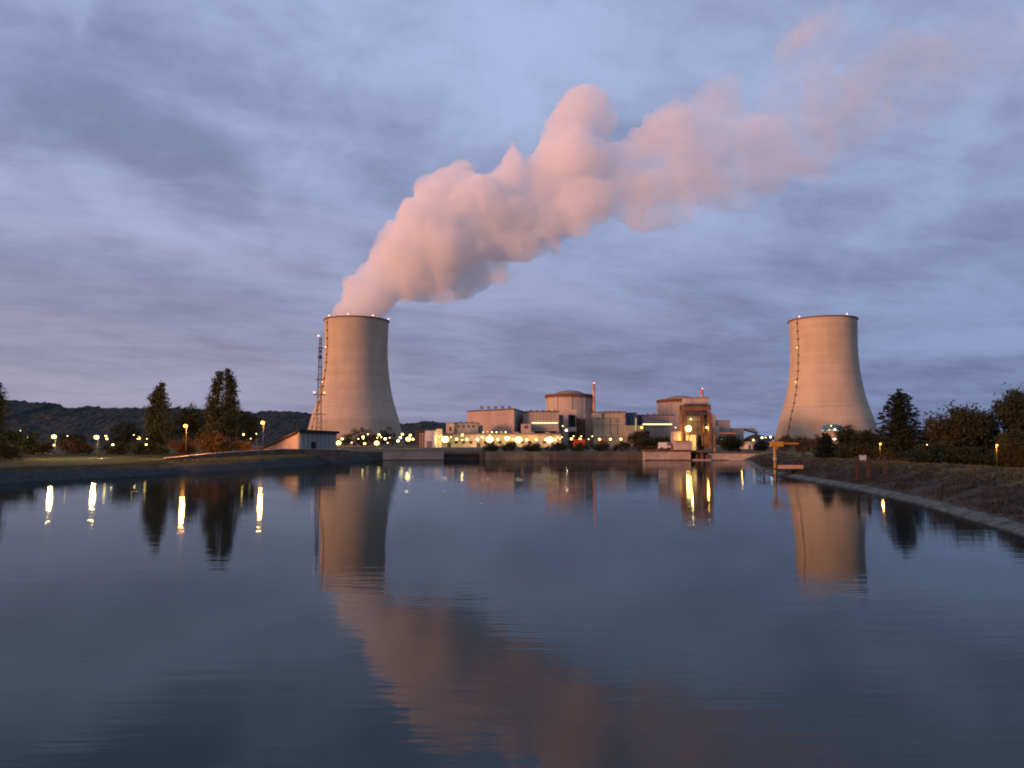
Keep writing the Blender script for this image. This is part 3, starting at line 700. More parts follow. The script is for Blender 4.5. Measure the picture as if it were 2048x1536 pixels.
# lattice mast by the left tower
D = 850; c = P(637, 890, D); t = thing('lattice_mast', 'tall dark lattice mast with platforms and lamps left of the left cooling tower', 'mast', (c.x, c.y, 0))
zt3 = zat(674, D); q = MB(); q2 = MB()
def mw(z): return .9 + 2.0 * (1 - z / zt3)
zs = list(np.linspace(G0, zt3, 26))
for sx_, sy_ in ((-1, -1), (1, -1), (1, 1), (-1, 1)):
    for a, b2 in zip(zs[:-1], zs[1:]): q.tube((sx_ * mw(a), sy_ * mw(a), a), (sx_ * mw(b2), sy_ * mw(b2), b2), .24, n=5)
for k, (a, b2) in enumerate(zip(zs[:-1], zs[1:])):
    w0, w1 = mw(a), mw(b2)
    for A_, B_ in (((-w0, -w0), (w1, -w1)), ((w0, -w0), (-w1, -w1)), ((-w0, w0), (w1, w1)), ((-w0, -w0), (-w1, w1)), ((w0, -w0), (w1, w1))): q2.tube((*A_, a), (*B_, b2), .13, n=4)
q.build('leg', m_darksteel, t); q2.build('bracing', m_darksteel, t)
for y_, hw in ((697, 2.6), (716, 2.8), (735, 2.0), (760, 4.2), (790, 6.3), (829, 6.5)):
    z = zat(y_, D); MB().box(-hw, hw, -2.4, 2.4, z, z + .6).build('platform', m_darksteel, t)
for y_ in (703, 712, 716): MB().tube((0, -2, zat(y_, D) - 1.2), (0, -2, zat(y_, D) + 1.2), 1.5, n=14).build('dish', m_darksteel, t)
for dx_, y_ in ((-2.0, 672), (-5.4, 785), (5.8, 785.5)):
    MB().ball((dx_, -1.8, zat(y_, D)), .95, .95, .6).build('warning_light', e_red, t)

# ------------------------------------------------------------------ quay wall at the far end of the basin
t = thing('quay_wall', 'long stained concrete quay wall across the far end of the basin', 'wall')
def wallseg(name, x0, x1, zt4, m, D=WY, th=1.0, z0=-1.5): 
    a, b2 = span(x0, x1, D); return MB().box(a, b2, D, D + th, z0, zt4).build(name, m, t)
wallseg('pale_panel', 766, 887.8, 2.2, m_concrete); wallseg('coping', 888, 958.8, 2.25, m_conc_dark, th=1.2, z0=1.55)
wallseg('pier', 959, 966, 2.35, m_conc_dark, D=WY - .4, th=1.6); wallseg('mossy_panel', 966.2, 1098, 2.1, m_conc_moss := mat('mossy_concrete', (.17, .17, .12), (.10, .10, .075), .4, bump=.3)); wallseg('stained_panel', 1098.2, 1290, 2.1, m_conc_dark)
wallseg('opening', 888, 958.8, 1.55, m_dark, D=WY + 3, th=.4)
a, b2 = span(888, 958.8, WY)
MB().box(a - .3, a - .003, WY + 1.003, WY + 3, -1.5, 2.1).build('jamb', m_conc_dark, t); MB().box(b2 + .003, b2 + .3, WY + 1.003, WY + 3, -1.5, 2.1).build('jamb', m_conc_dark, t)
MB().box(a - .3, b2 + .3, WY + 1.203, WY + 3.6, 1.56, 2.2).build('deck', m_conc_dark, t)
q = MB(); a, b2 = span(966.2, 1290, WY)
for i in range(5):
    x = a + (b2 - a) * (i + .5) / 5; q.box(x - .03, x + .03, WY - .03, WY - .003, -.5, 2.0)
q.build('joint', m_dark, t)
q = MB(); a, b2 = span(766, 887, WY); q.box(a, b2, WY - .12, WY - .003, -.3, .16); q.build('tide_mark', m_rust, t)

t = thing('intake_block', 'pale concrete intake block with a dark waterline ledge below the gantry', 'intake building')
a, b2 = span(1290, 1381, 204)
MB().box(a, b2, 204, 208.9, -1.5, 2.25).build('wall', m_conc_pale, t)
MB().box(a - .1, b2 + .1, 203.8, 203.997, -.3, .22).build('ledge', m_rust, t)
MB().box(a - .15, b2 + .15, 203.75, 209, 2.253, 2.75).build('coping', m_rust, t)
a2, b3 = span(1350, 1384, 203.5)
MB().box(a2, b3, 203.3, 206.5, 2.753, zat(882.5, 203.5)).build('parapet_box', m_conc_pale, t)
MB().box(a2 - .12, b3 + .12, 203.15, 206.65, zat(882.5, 203.5) + .002, zat(881.6, 203.5)).build('box_cap', m_rust, t)
t = thing('screen_bay', 'dark recessed screen bay with a pale sill between two pale wall lengths', 'intake bay')
a, b2 = span(1381.5, 1417, 206)
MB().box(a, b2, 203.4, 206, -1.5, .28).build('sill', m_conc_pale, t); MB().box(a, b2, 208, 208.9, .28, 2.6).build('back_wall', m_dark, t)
MB().box(a, b2, 205, 208.9, 2.0, 2.6).build('lintel', m_conc_dark, t)
for i in range(3):
    x = a + 1.0 + i * 1.35; MB().box(x, x + .8, 205.2, 206.4, .285, 1.5 + .25 * (i % 2)).build('screen', m_rust, t)
q = MB()
for i in range(9):
    x = a + .3 + i * (b2 - a - .6) / 8; q.tube((x, 207.2, .2), (x, 207.2, 2.0), .05, n=5)
q.build('bar', m_darksteel, t)
t = thing('side_wall', 'pale low retaining wall running right of the screen bay to the grassy slope', 'wall')
a, b2 = span(1417.5, 1545, 206); MB().box(a, b2, 206, 207.6, -1.5, 1.75).build('wall', m_conc_pale, t); MB().box(a, b2, 205.85, 208.95, 1.753, 2.05).build('coping', m_conc_dark, t)
MB().box(a, a + 5, 205.8, 205.997, -.2, .15).build('ledge', m_rust, t); MB().box(a + .2, b2, 208, 208.95, -1.4, 1.74).build('backing', m_conc_dark, t)

# railing on the quay
t = thing('railing', 'thin rusty railing along the top of the pale intake block', 'railing')
a, b2 = span(1240, 1349, 205)
for i in range(15):
    x = a + (b2 - a) * i / 14; z0_ = 2.75 if x > span(1290, 1290, 205)[0] - .1 else 2.1
    MB().tube((x, 208.4, z0_), (x, 208.4, 3.6), .035, n=6).build('post', m_rust, t)
for z in (3.15, 3.6): MB().tube((a, 208.4, z), (b2, 208.4, z), .035, n=6).build('rail', m_rust, t)

# gantry (trash rake)
D = 207.0
t = thing('gantry', 'tall rusty gantry with a pale cabin on top and a glaring yellow lamp', 'gantry crane')
def gb(name, x0, x1, y0, y1, d0, d1, m): 
    a, b2 = span(x0, x1, D); return MB().box(a, b2, d0, d1, zat(y1, D), zat(y0, D)).build(name, m, t)
m_conc_hop = mat('dusty_panel', (.27, .21, .16), (.19, .145, .11), .5)
m_gbrown = mat('brown_girder', (.22, .12, .07), (.14, .075, .045), .7, rough=.7)
cab = gb('cabin', 1372, 1418, 796, 808, 206.6, 211, m_conc_pale)
gb('cabin_roof', 1370.5, 1420, 794.6, 796, 206.3, 211.4, m_steel).parent = t
gb('deck', 1368, 1421.5, 809, 812.6, 206.35, 211.6, m_darksteel); gb('shade_band', 1371.7, 1416.8, 823.2, 829.5, 206.75, 207.2, m_darksteel)  # dark colour of deck and added band stands for shade under cabin and girder
gb('winch', 1380, 1410, 808.1, 808.9, 207.4, 209.5, m_darksteel)
gb('main_girder', 1366.5, 1422.5, 812.7, 821.0, 206.5, 207.4, m_gbrown)
gb('rear_girder', 1366.5, 1422.5, 812.7, 822.5, 210.6, 211.4, m_gbrown)
gb('machinery', 1372, 1401, 822.7, 831, 207.6, 210.4, m_darksteel); gb('machinery', 1411, 1421, 822.7, 834, 207.6, 210.4, m_darksteel)
for x0_, x1_, yb in ((1366.5, 1371.5, 897), (1417, 1422.5, 897)):
    for d0 in (206.5, 210.5): gb('leg', x0_, x1_, 822.6, yb, d0, d0 + .75, m_gbrown)
gb('leg', 1405, 1409, 822.6, 893, 207.0, 207.6, m_rust)
gb('hopper', 1379, 1404.5, 833, 868, 208.2, 210.0, m_conc_hop)
for yb in (843, 868): gb('cross_beam', 1371.7, 1404.9, yb, yb + 1.8, 206.7, 207.2, m_rust)
gb('cross_beam', 1409.2, 1416.8, 868, 870.5, 206.7, 207.2, m_rust); gb('cross_beam', 1409.2, 1416.8, 845, 847, 206.7, 207.2, m_rust)
a, b2 = span(1366.8, 1367.6, D)
for (x0_, y0_, x1_, y1_) in ((1371, 897, 1381, 868), (1409, 893, 1417, 871), (1371, 843, 1379, 831)):
    p0 = P(x0_, y0_, 207); p1 = P(x1_, y1_, 207); MB().tube(p0, p1, .12, n=6).build('brace', m_gbrown, t)
for xl_ in (1369, 1419.7):
    for k_ in range(4):
        ya_, yb_ = 830 + 16 * k_, 846 + 16 * k_; p0 = P(xl_, ya_, 207.3); p1 = P(xl_, yb_, 207.3); p1.y = 210.6
        MB().tube(p0, p1, .09, n=6).build('brace', m_gbrown, t)
for yy_ in (805, 807.4): MB().tube(P(1366.5, yy_, 206.45), P(1423, yy_, 206.45), .035, n=5).build('rail', m_steel, t)
for xx_ in range(1367, 1424, 7): MB().tube(P(xx_, 805, 206.45), P(xx_, 809, 206.45), .035, n=5).build('rail_post', m_steel, t)
for xx_ in (1386, 1395): MB().tube(P(xx_, 822, 206.7), P(xx_, 890, 206.7), .05, n=5).build('cable', m_darksteel, t)
for xr_ in (1365, 1423.6):
    a, b2 = span(xr_ - .4, xr_ + .4, D); q = MB()
    for k in range(18): z = 3 + k * .55; q.box(a - .1, b2 + .1, 206.45, 206.5, z, z + .05)
    q.box(a - .12, a - .04, 206.42, 206.52, 2.7, 12.5); q.box(b2 + .04, b2 + .12, 206.42, 206.52, 2.7, 12.5)
    q.build('ladder', m_darksteel, t)
gb('lamp_arm', 1376.3, 1377.2, 853, 890, 206.0, 206.12, m_steel)
def inner_lamp(par, px, py, d, r, m, power, col, name='lamp', off=(0, -.5, -.2)):
    p = P(px, py, d); o = MB().ball(p, r, r * .8, r).build(name, m, par)
    if power:
        l = bpy.data.lights.new('lamp_light', 'POINT'); l.energy = power; l.color = col; l.shadow_soft_size = r
        lo = bpy.data.objects.new('lamp_light', l); COL.objects.link(lo); lo.parent = par; lo.location = p + Vector(off)
inner_lamp(t, 1377, 857, 206, .8, e_warm, 1500, (1, .55, .12), off=(.2, 2.4, -2.5)); inner_lamp(t, 1381.5, 838, 207, .22, e_small, 150, (1, .75, .3)); inner_lamp(t, 1413.5, 855, 207.2, .26, e_warm, 420, (1, .5, .1))
t = thing('pump_house', 'small pale pump house glowing yellow behind the gantry legs', 'building')
a, b2 = span(1372.5, 1392, 212); MB().box(a, b2, 212, 216, 2.15, zat(861, 212)).build('wall', m_white, t); MB().box(a - .15, b2 + .15, 211.8, 216.2, zat(861, 212) + .002, zat(859.5, 212)).build('roof', m_rust, t)
a, b2 = span(1348, 1362, 210); MB().box(a, b2, 210, 214, 2.15, zat(863, 210)).build('side_room', m_conc_pale, t); MB().box(*span(1364, 1370, 211), 211, 213, 2.15, zat(868, 211)).build('door_recess', m_rust, t)

# jib post right of the gantry
t = thing('jib_crane', 'slim orange jib crane with a long level arm, right of the gantry', 'jib crane')
p = P(1430, 895, 208)
MB().tube((p.x, 208, 2.1), (p.x, 208, zat(866, 208)), .28, .24, 10).build('post', m_orange, t)
q = MB(); b3 = P(1471, 866, 208); q.box(p.x - .6, b3.x, 207.85, 208.15, zat(867.6, 208), zat(865.4, 208)); q.build('arm', m_orange, t)
MB().box(b3.x - 1.2, b3.x - .8, 207.8, 208.2, zat(869, 208), zat(867.7, 208)).build('hoist', m_darksteel, t)

# parked vehicles on the quay
def van(label, px, D, z, m, s=1.0, rz=0.0):
    c = P(px, 890, D); t = thing('parked_van', label, 'van', (c.x, D, z), rz)
    q = MB(); q.prism([(-2.4 * s, .35), (2.4 * s, .35), (2.4 * s, 1.0), (1.75 * s, 1.15), (1.25 * s, 1.9), (-2.35 * s, 1.95), (-2.4 * s, 1.0)], -.9, .9); q.build('body', m, t)
    MB().prism([(1.28 * s, 1.15), (1.66 * s, 1.15), (1.24 * s, 1.78), (.75 * s, 1.78), (.75 * s, 1.15)], -.92, -.903).build('side_window', m_glass, t)
    for x in (-1.5 * s, 1.5 * s):
        for y in (-.92, .78):
            MB().tube((x, y, .34), (x, y + .15, .34), .34, n=16).build('wheel', m_dark, t)
    return t
van('white and reddish van parked on the pale intake block', 1329, 206.2, 2.753, m_white, .62)
van('small grey van parked beside the concrete box on the intake block', 1343.5, 206.8, 2.753, m_steel, .40)
def container(label, x0, x1, y0, D, m):
    a, b2 = span(x0, x1, D); t = thing('container', label, 'container'); z1 = zat(y0, D)
    MB().box(a, b2, D, D + 2.5, 2.3, z1).build('body', m, t)
    q = MB(); n = 12
    for i in range(n): x = a + .2 + (b2 - a - .4) * i / n; q.box(x, x + .12, D - .08, D - .003, 2.5, z1 - .2)
    q.build('rib', m, t)
    MB().box(a - .05, b2 + .05, D - .05, D + 2.55, z1 + .002, z1 + .15).build('roof', m, t)
m_red = mat('red_sheet', (.60, .09, .04), (.42, .06, .03), .6)
container('bright red container in the yard below the first reactor', 1147, 1170, 879, 655, m_red)
container('duller red container in the yard below the olive fuel building', 1200, 1212, 881, 700, m_red)

# lean-to building on the left bank
D = 180
t = thing('shed', 'grey panelled shed with a black flat roof and an orange lit sloping side wall', 'shed')
zb = 1.9; B_ = P(598, 890, 180); C_ = P(673, 890, 200); A_ = P(515, 890, 193); z1 = zat(865, 180)
def slab(name, p, q, z0p, z1p, z0q, z1q, m, th=.3, out=0.0, u0=0.0, u1=1.0):
    """upright slab between ground points p and q, its face pushed out by `out`, thickness going back"""
    d = Vector((q.x - p.x, q.y - p.y, 0)); dn = d.normalized(); nr = Vector((dn.y, -dn.x, 0)); a = Vector((p.x, p.y, 0)) + d * u0; b2 = Vector((p.x, p.y, 0)) + d * u1
    vs = []
    for off in (out, out - th):
        for pt, zz0, zz1 in ((a, z0p, z1p), (b2, z0q, z1q)): vs += [(pt.x + nr.x * off, pt.y + nr.y * off, zz0), (pt.x + nr.x * off, pt.y + nr.y * off, zz1)]
    return MB().add(vs, [(0, 2, 3, 1), (4, 5, 7, 6), (0, 4, 6, 2), (1, 3, 7, 5), (0, 1, 5, 4), (2, 6, 7, 3)]).build(name, m, t)
slab('wall', B_, C_, zb, z1, zb, z1, m_clad_grey, .4)
E_ = A_ + (C_ - B_); slab('rear_wall', C_, E_, zb, z1 - .15, zb, zb + .35, m_clad_grey, .4, 0, .004, 1)
slab('roof_edge', B_, C_, z1 + .003, z1 + .72, z1 + .003, z1 + .62, m_dark, 1.2, .5, -.04, 1.03)
for i in range(1, 9): slab('panel_joint', B_, C_, zb, z1 - .1, zb, z1 - .1, m_darksteel, .05, .053, i / 9, i / 9 + .006)
slab('door', B_, C_, zb, z1 - 2.1, zb, z1 - 2.1, m_dark, .06, .063, .30, .42)
slab('side_wall', A_, B_, zb, zb + .35, zb, z1 - .15, m_render, .4, 0, 0, .995)
rv = []
dr = (A_ - B_).normalized(); out_ = Vector((-.83, .55, 0)); nf = Vector((C_.y - B_.y, B_.x - C_.x, 0)).normalized()
for th_ in (0, .42):
    for pt, zz_2 in ((A_ - (C_ - B_).normalized() * .6 + dr * 1.2, zb + .2), (B_ - (C_ - B_).normalized() * .6 + dr * .6, z1 - .02), (C_ + (C_ - B_).normalized() * .6 + dr * .6, z1 - .02), (E_ + dr * 1.2, zb + .2)): rv.append((pt.x, pt.y, zz_2 + th_))
MB().add(rv, [(0, 1, 2, 3), (7, 6, 5, 4), (0, 4, 5, 1), (1, 5, 6, 2), (2, 6, 7, 3), (3, 7, 4, 0)]).build('sloping_roof', m_rust, t)
# low parapet with a pale cap leading down left from the shed
t = thing('parapet_wall', 'low dark parapet with a lit pale cap sloping down left from the shed', 'wall')
pts_ = [P(330, 915.5, 128), P(430, 905.5, 139), P(560, 897.5, 162), P(640, 898, 168), P(700, 899.5, 172)]
def along(name, dz0, dz1, w_, m, lo=None):
    vs = []; fs = []
    for i, pt in enumerate(pts_):
        d = pts_[min(i + 1, 4)] - pts_[max(i - 1, 0)]; d.z = 0; n_ = Vector((-d.y, d.x, 0)).normalized() * w_
        for sgn in (-1, 1): vs += [(pt.x + n_.x * sgn, pt.y + n_.y * sgn, lo if lo is not None else pt.z + dz0), (pt.x + n_.x * sgn, pt.y + n_.y * sgn, pt.z + dz1)]
        if i: a = 4 * (i - 1); fs += [(a, a + 4, a + 5, a + 1), (a + 3, a + 7, a + 6, a + 2), (a + 1, a + 5, a + 7, a + 3), (a + 2, a + 6, a + 4, a)]
    fs += [(0, 1, 3, 2), (16, 18, 19, 17)]
    MB().add(vs, fs).build(name, m, t)
along('wall', 0, -.112, .2, m_conc_dark, .6); along('cap', -.11, 0, .34, m_conc_pale)

# ------------------------------------------------------------------ right bank: kerb, davit, boom, gate sign
km = mat('wet_kerb_concrete', (.17, .205, .18), (.06, .08, .07), .9, bump=.8, rough=.8, world=True)
V = []; Fc = []
yy = np.arange(18, 205, 1.0)
for i, y in enumerate(yy):
    x = lin(RB, y); j = .22 * mnoise.noise(Vector((0, y * .35, 0))) + .1 * mnoise.noise(Vector((3, y * 1.3, 0)))
    V += [(x - .35, y, -.25), (x - .2 + j, y, .06 + .1 * j), (x + .3 + j, y, .24 + .2 * j), (x + 1.0, y, .34)]
    if i: a = 4 * (i - 1); Fc += [(a + k, a + 4 + k, a + 5 + k, a + 1 + k) for k in range(3)]
kb = MB().add(V, Fc).build('bank_edging', km); tag(kb, kind='structure')

t = thing('davit', 'yellow post davit with a box head and thin arm on the right bank', 'davit crane')
D = 106.0; p = P(1550, 927, D); z0_ = ground_z(p.x, D) - .1
MB().tube((p.x, D, z0_), (p.x, D, zat(893, D)), .19, .17, 12).build('post', m_yellow, t)
MB().tube((p.x, D, zat(920, D)), (p.x, D, zat(915, D)), .23, n=12).build('collar', m_white, t)
MB().box(*span(1541, 1565, D), D - .4, D + .4, zat(893, D), zat(883.5, D)).build('head_box', m_yellow, t)
MB().prism([(p.x + .17, zat(899, D)), (p.x + .6, zat(893.1, D)), (p.x + .17, zat(893.1, D))], D - .1, D + .1).build('gusset', m_yellow, t)
MB().box(*span(1565.1, 1597, D), D - .12, D + .12, zat(888.8, D), zat(885.2, D)).build('arm', m_orange, t)
MB().tube((p.x - .2, D, zat(883.5, D)), (p.x - .2, D, zat(880.5, D)), .12, n=10).build('beacon', m_white, t)
t = thing('walkway', 'short orange lit footbridge plank with dark posts low on the right bank', 'footbridge')
D = 100.0
m_plank = mat('orange_lit_plank', (.85, .45, .25), (.75, .38, .2), .8)  # light on the plank put into its bright orange colour
MB().box(*span(1556, 1604, D), D - .25, D + .25, zat(937.2, D), zat(930.2, D)).build('edge_beam', m_plank, t)
MB().box(*span(1524, 1606, D), D - .2, D + 3.2, zat(939.2, D), zat(937.3, D)).build('deck', m_wood, t)
for x in (1527, 1552, 1580, 1602):
    q = P(x, 890, D); MB().tube((q.x, D + .1, -.5), (q.x, D + .1, zat(939.3, D)), .1, n=8).build('post', m_wood, t)
t = thing('gate', 'brown timber gate posts with a white notice board on the right bank', 'gate')
D = 76.0
for x in (1713, 1735, 1768):
    q = P(x, 890, D); MB().box(q.x - .13, q.x + .13, D - .1, D + .1, ground_z(q.x, D) - .3, zat(914, D)).build('post', m_wood, t)
a = P(1690, 0, D).x; b2 = P(1790, 0, D).x
for z in (zat(918, D), zat(927, D)): MB().box(a, b2, D + .101, D + .18, z - .04, z + .04).build('rail', m_wood, t)
sg = MB().box(*span(1718.5, 1731.5, D), D - .03, D + .1, zat(920, D), zat(910.5, D)).build('notice_board', m_white, t)

# ------------------------------------------------------------------ grass on the banks
def tufts(name, ylo, yhi, side, slo, shi, n, m, hmin, hmax, seed):
    r_ = np.random.RandomState(seed); V = []; Fs = []
    for i in range(n):
        y = ylo + (yhi - ylo) * r_.rand() ** 1.25; sdist = slo + (shi - slo) * r_.rand()
        x = (lin(RB, y) + sdist) if side > 0 else (lin(LB, y) - sdist)
        if mnoise.noise(Vector((x * .3, y * .3, 7))) < -.12 and r_.rand() < .8: continue
        z = ground_z(x, y) - .04; h = hmin + (hmax - hmin) * r_.rand()
        for k in range(6):
            a = r_.rand() * 6.28; bx, by = x + (r_.rand() - .5) * .4, y + (r_.rand() - .5) * .4; w_ = .03 + .03 * r_.rand()
            ln = h * .6 * r_.rand(); ca, sa = math.cos(a), math.sin(a); b0 = len(V)
            V += [(bx - sa * w_, by + ca * w_, z), (bx + sa * w_, by - ca * w_, z), (bx + ca * ln, by + sa * ln, z + h * (.6 + .4 * r_.rand()))]
            Fs.append((b0, b0 + 1, b0 + 2))
    o = mesh_np(name, V, Fs, m); return tag(o, kind='stuff')
m_dry = mat('dry_grass', (.14, .135, .065), (.085, .09, .045), .35, world=True)
m_dry2 = mat('brown_weeds', (.058, .058, .05), (.036, .037, .032), .4, world=True)
m_green = mat('green_grass', (.05, .075, .025), (.085, .085, .035), .2, world=True)
tufts('grass', 26, 150, 1, 5.5, 20, 11000, m_dry, .12, .4, 1)
tufts('weeds', 24, 190, 1, .9, 8.5, 9000, m_dry2, .15, .5, 2)
tufts('grass', 60, 206, -1, 2.5, 14, 9000, m_green, .1, .32, 3)

# ------------------------------------------------------------------ trees
def crown_mesh(name, lobes, nleaf, ls, m, seed, parent=None, shell=.55, flat=1.0):
    """lobes: (x, y, z, rx, ry, rz). Leaf clumps: twigs of leaf-sized quads gathered in clusters through each lobe."""
    r_ = np.random.RandomState(seed)
    vol = np.array([l[3] * l[4] * l[5] for l in lobes]) ** .75; pr = vol / vol.sum()
    ncl = max(20, nleaf // 14)
    li = r_.choice(len(lobes), ncl, p=pr); L = np.array(lobes)[li]
    d = r_.normal(size=(ncl, 3)); d /= np.linalg.norm(d, axis=1)[:, None]
    rad_ = (shell + (1 - shell) * r_.rand(ncl)) ; rad_ = np.where(r_.rand(ncl) < .2, r_.rand(ncl) * .8, rad_)
    jit = 1 + .22 * r_.normal(size=ncl)
    C = L[:, :3] + d * L[:, 3:6] * (rad_ * jit)[:, None]
    per = 14
    cs = (L[:, 3:6].mean(1) * .20 + ls * .6)
    pts = np.repeat(C, per, 0) + r_.normal(size=(ncl * per, 3)) * np.repeat(cs, per)[:, None] * np.array([.75, .75, .5 * flat + .05])
    n = len(pts)
    a = r_.normal(size=(n, 3)); a /= np.linalg.norm(a, axis=1)[:, None]; b_ = r_.normal(size=(n, 3)); b_ -= (a * b_).sum(1)[:, None] * a; b_ /= np.linalg.norm(b_, axis=1)[:, None]
    s_ = ls * (.6 + .8 * r_.rand(n))[:, None]
    V = np.stack([pts - a * s_, pts - b_ * s_ * .55, pts + a * s_, pts + b_ * s_ * .55], 1).reshape(-1, 3)
    Fs = np.arange(n * 4).reshape(n, 4)
    return mesh_np(name, V, Fs, m, parent)
def trunk_mesh(h, r0, limbs, seed, parent, lean=0):
    r_ = random.Random(seed); q = MB(); pts = [Vector((0, 0, -.4))]; n = 6
    for i in range(1, n + 1): pts.append(Vector((lean * i / n + (r_.random() - .5) * r0, (r_.random() - .5) * r0, h * i / n)))
    for i in range(n): q.tube(pts[i], pts[i + 1], r0 * (1 - .85 * i / n), r0 * (1 - .85 * (i + 1) / n), 8)
    for (x, y, z, rx, ry, rz) in limbs:
        k = r_.randint(2, n - 1); k = min(k, max(1, int(n * (z * .6) / h)))
        q.tube(pts[k], (x, y, z - rz * .2), r0 * .4, r0 * .1, 6)
    return q.build('trunk', m_bark, parent)
lf_dark = leaf_mat('dark_foliage', (.02, .03, .013), (.033, .043, .019))
lf_pop = leaf_mat('poplar_foliage', (.036, .048, .02), (.06, .07, .03), .3)
lf_olive = leaf_mat('olive_foliage', (.03, .038, .015), (.046, .048, .02), .4)
lf_brown = leaf_mat('brown_lamplit_foliage', (.10, .06, .022), (.065, .042, .018), .4)  # brown leaf colour; also holds the orange lamplight on the left bank bushes
lf_con = leaf_mat('conifer_foliage', (.011, .017, .013), (.02, .028, .02), .5)

def tree(name, label, px, D, ytop, halfw, kind, m, seed, group=None, cat='tree', nleaf=5000, ls=None, zb=None, lobes=None):
    c = P(px, 890, D); z0 = zb if zb is not None else ground_z(c.x, D) - .05; h = zat(ytop, D) - z0; w_ = halfw * D / F
    t = thing(name, label, cat, (c.x, D, z0), 0, group); r_ = random.Random(seed)
    if lobes: lb = [(a * w_, b_ * w_, c_ * h, d * w_, d * w_, e * h) for (a, b_, c_, d, e) in lobes]
    elif kind == 'round':
        lb = [(0, 0, h * .58, w_ * .72, w_ * .72, h * .36)]
        for i in range(9):
            a = r_.random() * 6.28; k = .35 + .35 * r_.random(); zz_ = h * (.3 + .5 * r_.random()); rr_ = w_ * (.28 + .2 * r_.random())
            lb.append((math.cos(a) * w_ * k, math.sin(a) * w_ * k, zz_, rr_, rr_, min(rr_, h * .22)))
        lb.append((w_ * .1 * (r_.random() - .5), 0, h * .84, w_ * .36, w_ * .36, h * .16))
    elif kind == 'bush':
        lb = [(0, 0, h * .45, w_ * .7, w_ * .55, h * .42)]
        for i in range(8):
            a = r_.random() * 6.28; k = .3 + .45 * r_.random(); rr_ = w_ * (.22 + .2 * r_.random())
            lb.append((math.cos(a) * w_ * k, math.sin(a) * w_ * .5 * k, h * (.25 + .45 * r_.random()), rr_, rr_, h * .26))
        lb.append((w_ * .3 * (r_.random() - .5), 0, h * .80, w_ * .35, w_ * .3, h * .18))
    elif kind == 'column':
        lb = []
        for i in range(9):
            f_ = i / 8; prof = math.sin(math.pi * (.16 + .72 * f_)) ** .7
            lb.append(((r_.random() - .5) * w_ * .5, (r_.random() - .5) * w_ * .5, h * (.14 + .76 * f_), w_ * prof * .8, w_ * prof * .8, h * .12))
        lb.append((0, 0, h * .92, w_ * .3, w_ * .3, h * .07))
    elif kind == 'conifer':
        lb = []
        for i in range(13):
            f_ = i / 12; rr_ = w_ * (1 - f_) ** .75 * .55 + w_ * .05
            for k in range(5 if f_ < .85 else 1):
                a = k * 1.257 + i * 1.9; o_ = w_ * (1 - f_) ** .8 * (.45 + .2 * r_.random()) if f_ < .85 else 0
                lb.append((math.cos(a) * o_, math.sin(a) * o_, h * (.08 + .88 * f_), rr_, rr_, h * .045))
    crown_mesh('crown', lb, nleaf, ls or max(.13, w_ * .042), m, seed, t, flat=.5 if kind == 'conifer' else 1.0, shell=.35 if kind == 'conifer' else .55)
    trunk_mesh(h * (.9 if kind in ('column', 'conifer') else .7), max(.07, h * .016), lb[1:6] if kind != 'conifer' else [], seed, t)
    return t
# poplars and dark trees, left bank
tree('poplar_tree', 'tall narrow poplar with a single crown, nearer the left edge than the twin topped one', 314, 156, 764, 25, 'column', lf_pop, 11, nleaf=15000, ls=.2,
     lobes=[(0, 0, .12, .8, .10), (-.1, 0, .25, .95, .13), (.1, .1, .38, .95, .13), (0, 0, .5, .9, .12), (-.2, 0, .62, .72, .10), (.3, 0, .66, .55, .10), (-.35, 0, .76, .45, .08), (.15, 0, .80, .5, .09), (.1, 0, .90, .4, .07), (.2, 0, .965, .22, .035)])
tree('poplar_tree', 'tall twin topped poplar standing left of the shed', 442, 151, 737, 32, 'column', lf_pop, 12, nleaf=22000, ls=.2,
     lobes=[(0, 0, .10, .75, .09), (-.2, 0, .22, .85, .12), (.3, 0, .24, .75, .12), (0, .1, .36, .85, .12), (-.35, 0, .48, .62, .11), (.45, 0, .5, .58, .11), (-.5, 0, .62, .42, .10), (.5, 0, .64, .42, .12), (-.38, 0, .76, .36, .10), (.48, 0, .78, .38, .10), (-.25, 0, .88, .28, .08), (.36, 0, .89, .30, .09), (-.15, 0, .965, .16, .04), (.3, 0, .97, .18, .03)])
tree('poplar_tree', 'dark poplar cut off by the left edge of the picture', -8, 130, 762, 26, 'column', lf_dark, 13, nleaf=8000)
tree('broadleaf_tree', 'round dark tree between the two tall poplars', 372, 175, 808, 42, 'round', lf_dark, 14, nleaf=7000)
tree('broadleaf_tree', 'dark round tree between the twin topped poplar and the tall orange lamp', 488, 185, 819, 38, 'round', lf_dark, 15, nleaf=6500)
tree('broadleaf_tree', 'lower dark tree close behind the foot of the twin topped poplar', 428, 178, 830, 45, 'round', lf_dark, 16, nleaf=6000)
tree('broadleaf_tree', 'dark tree just left of the single crowned poplar', 255, 170, 842, 36, 'round', lf_dark, 17, nleaf=5000)
tree('broadleaf_tree', 'low dark tree between the first two bright lamps', 148, 180, 866, 34, 'bush', lf_olive, 18, nleaf=5000)
tree('broadleaf_tree', 'dark green tree leaning in beside the left edge poplar', 34, 140, 858, 46, 'round', lf_dark, 19, nleaf=6000)
BU = 'bushes lit orange along the left bank'
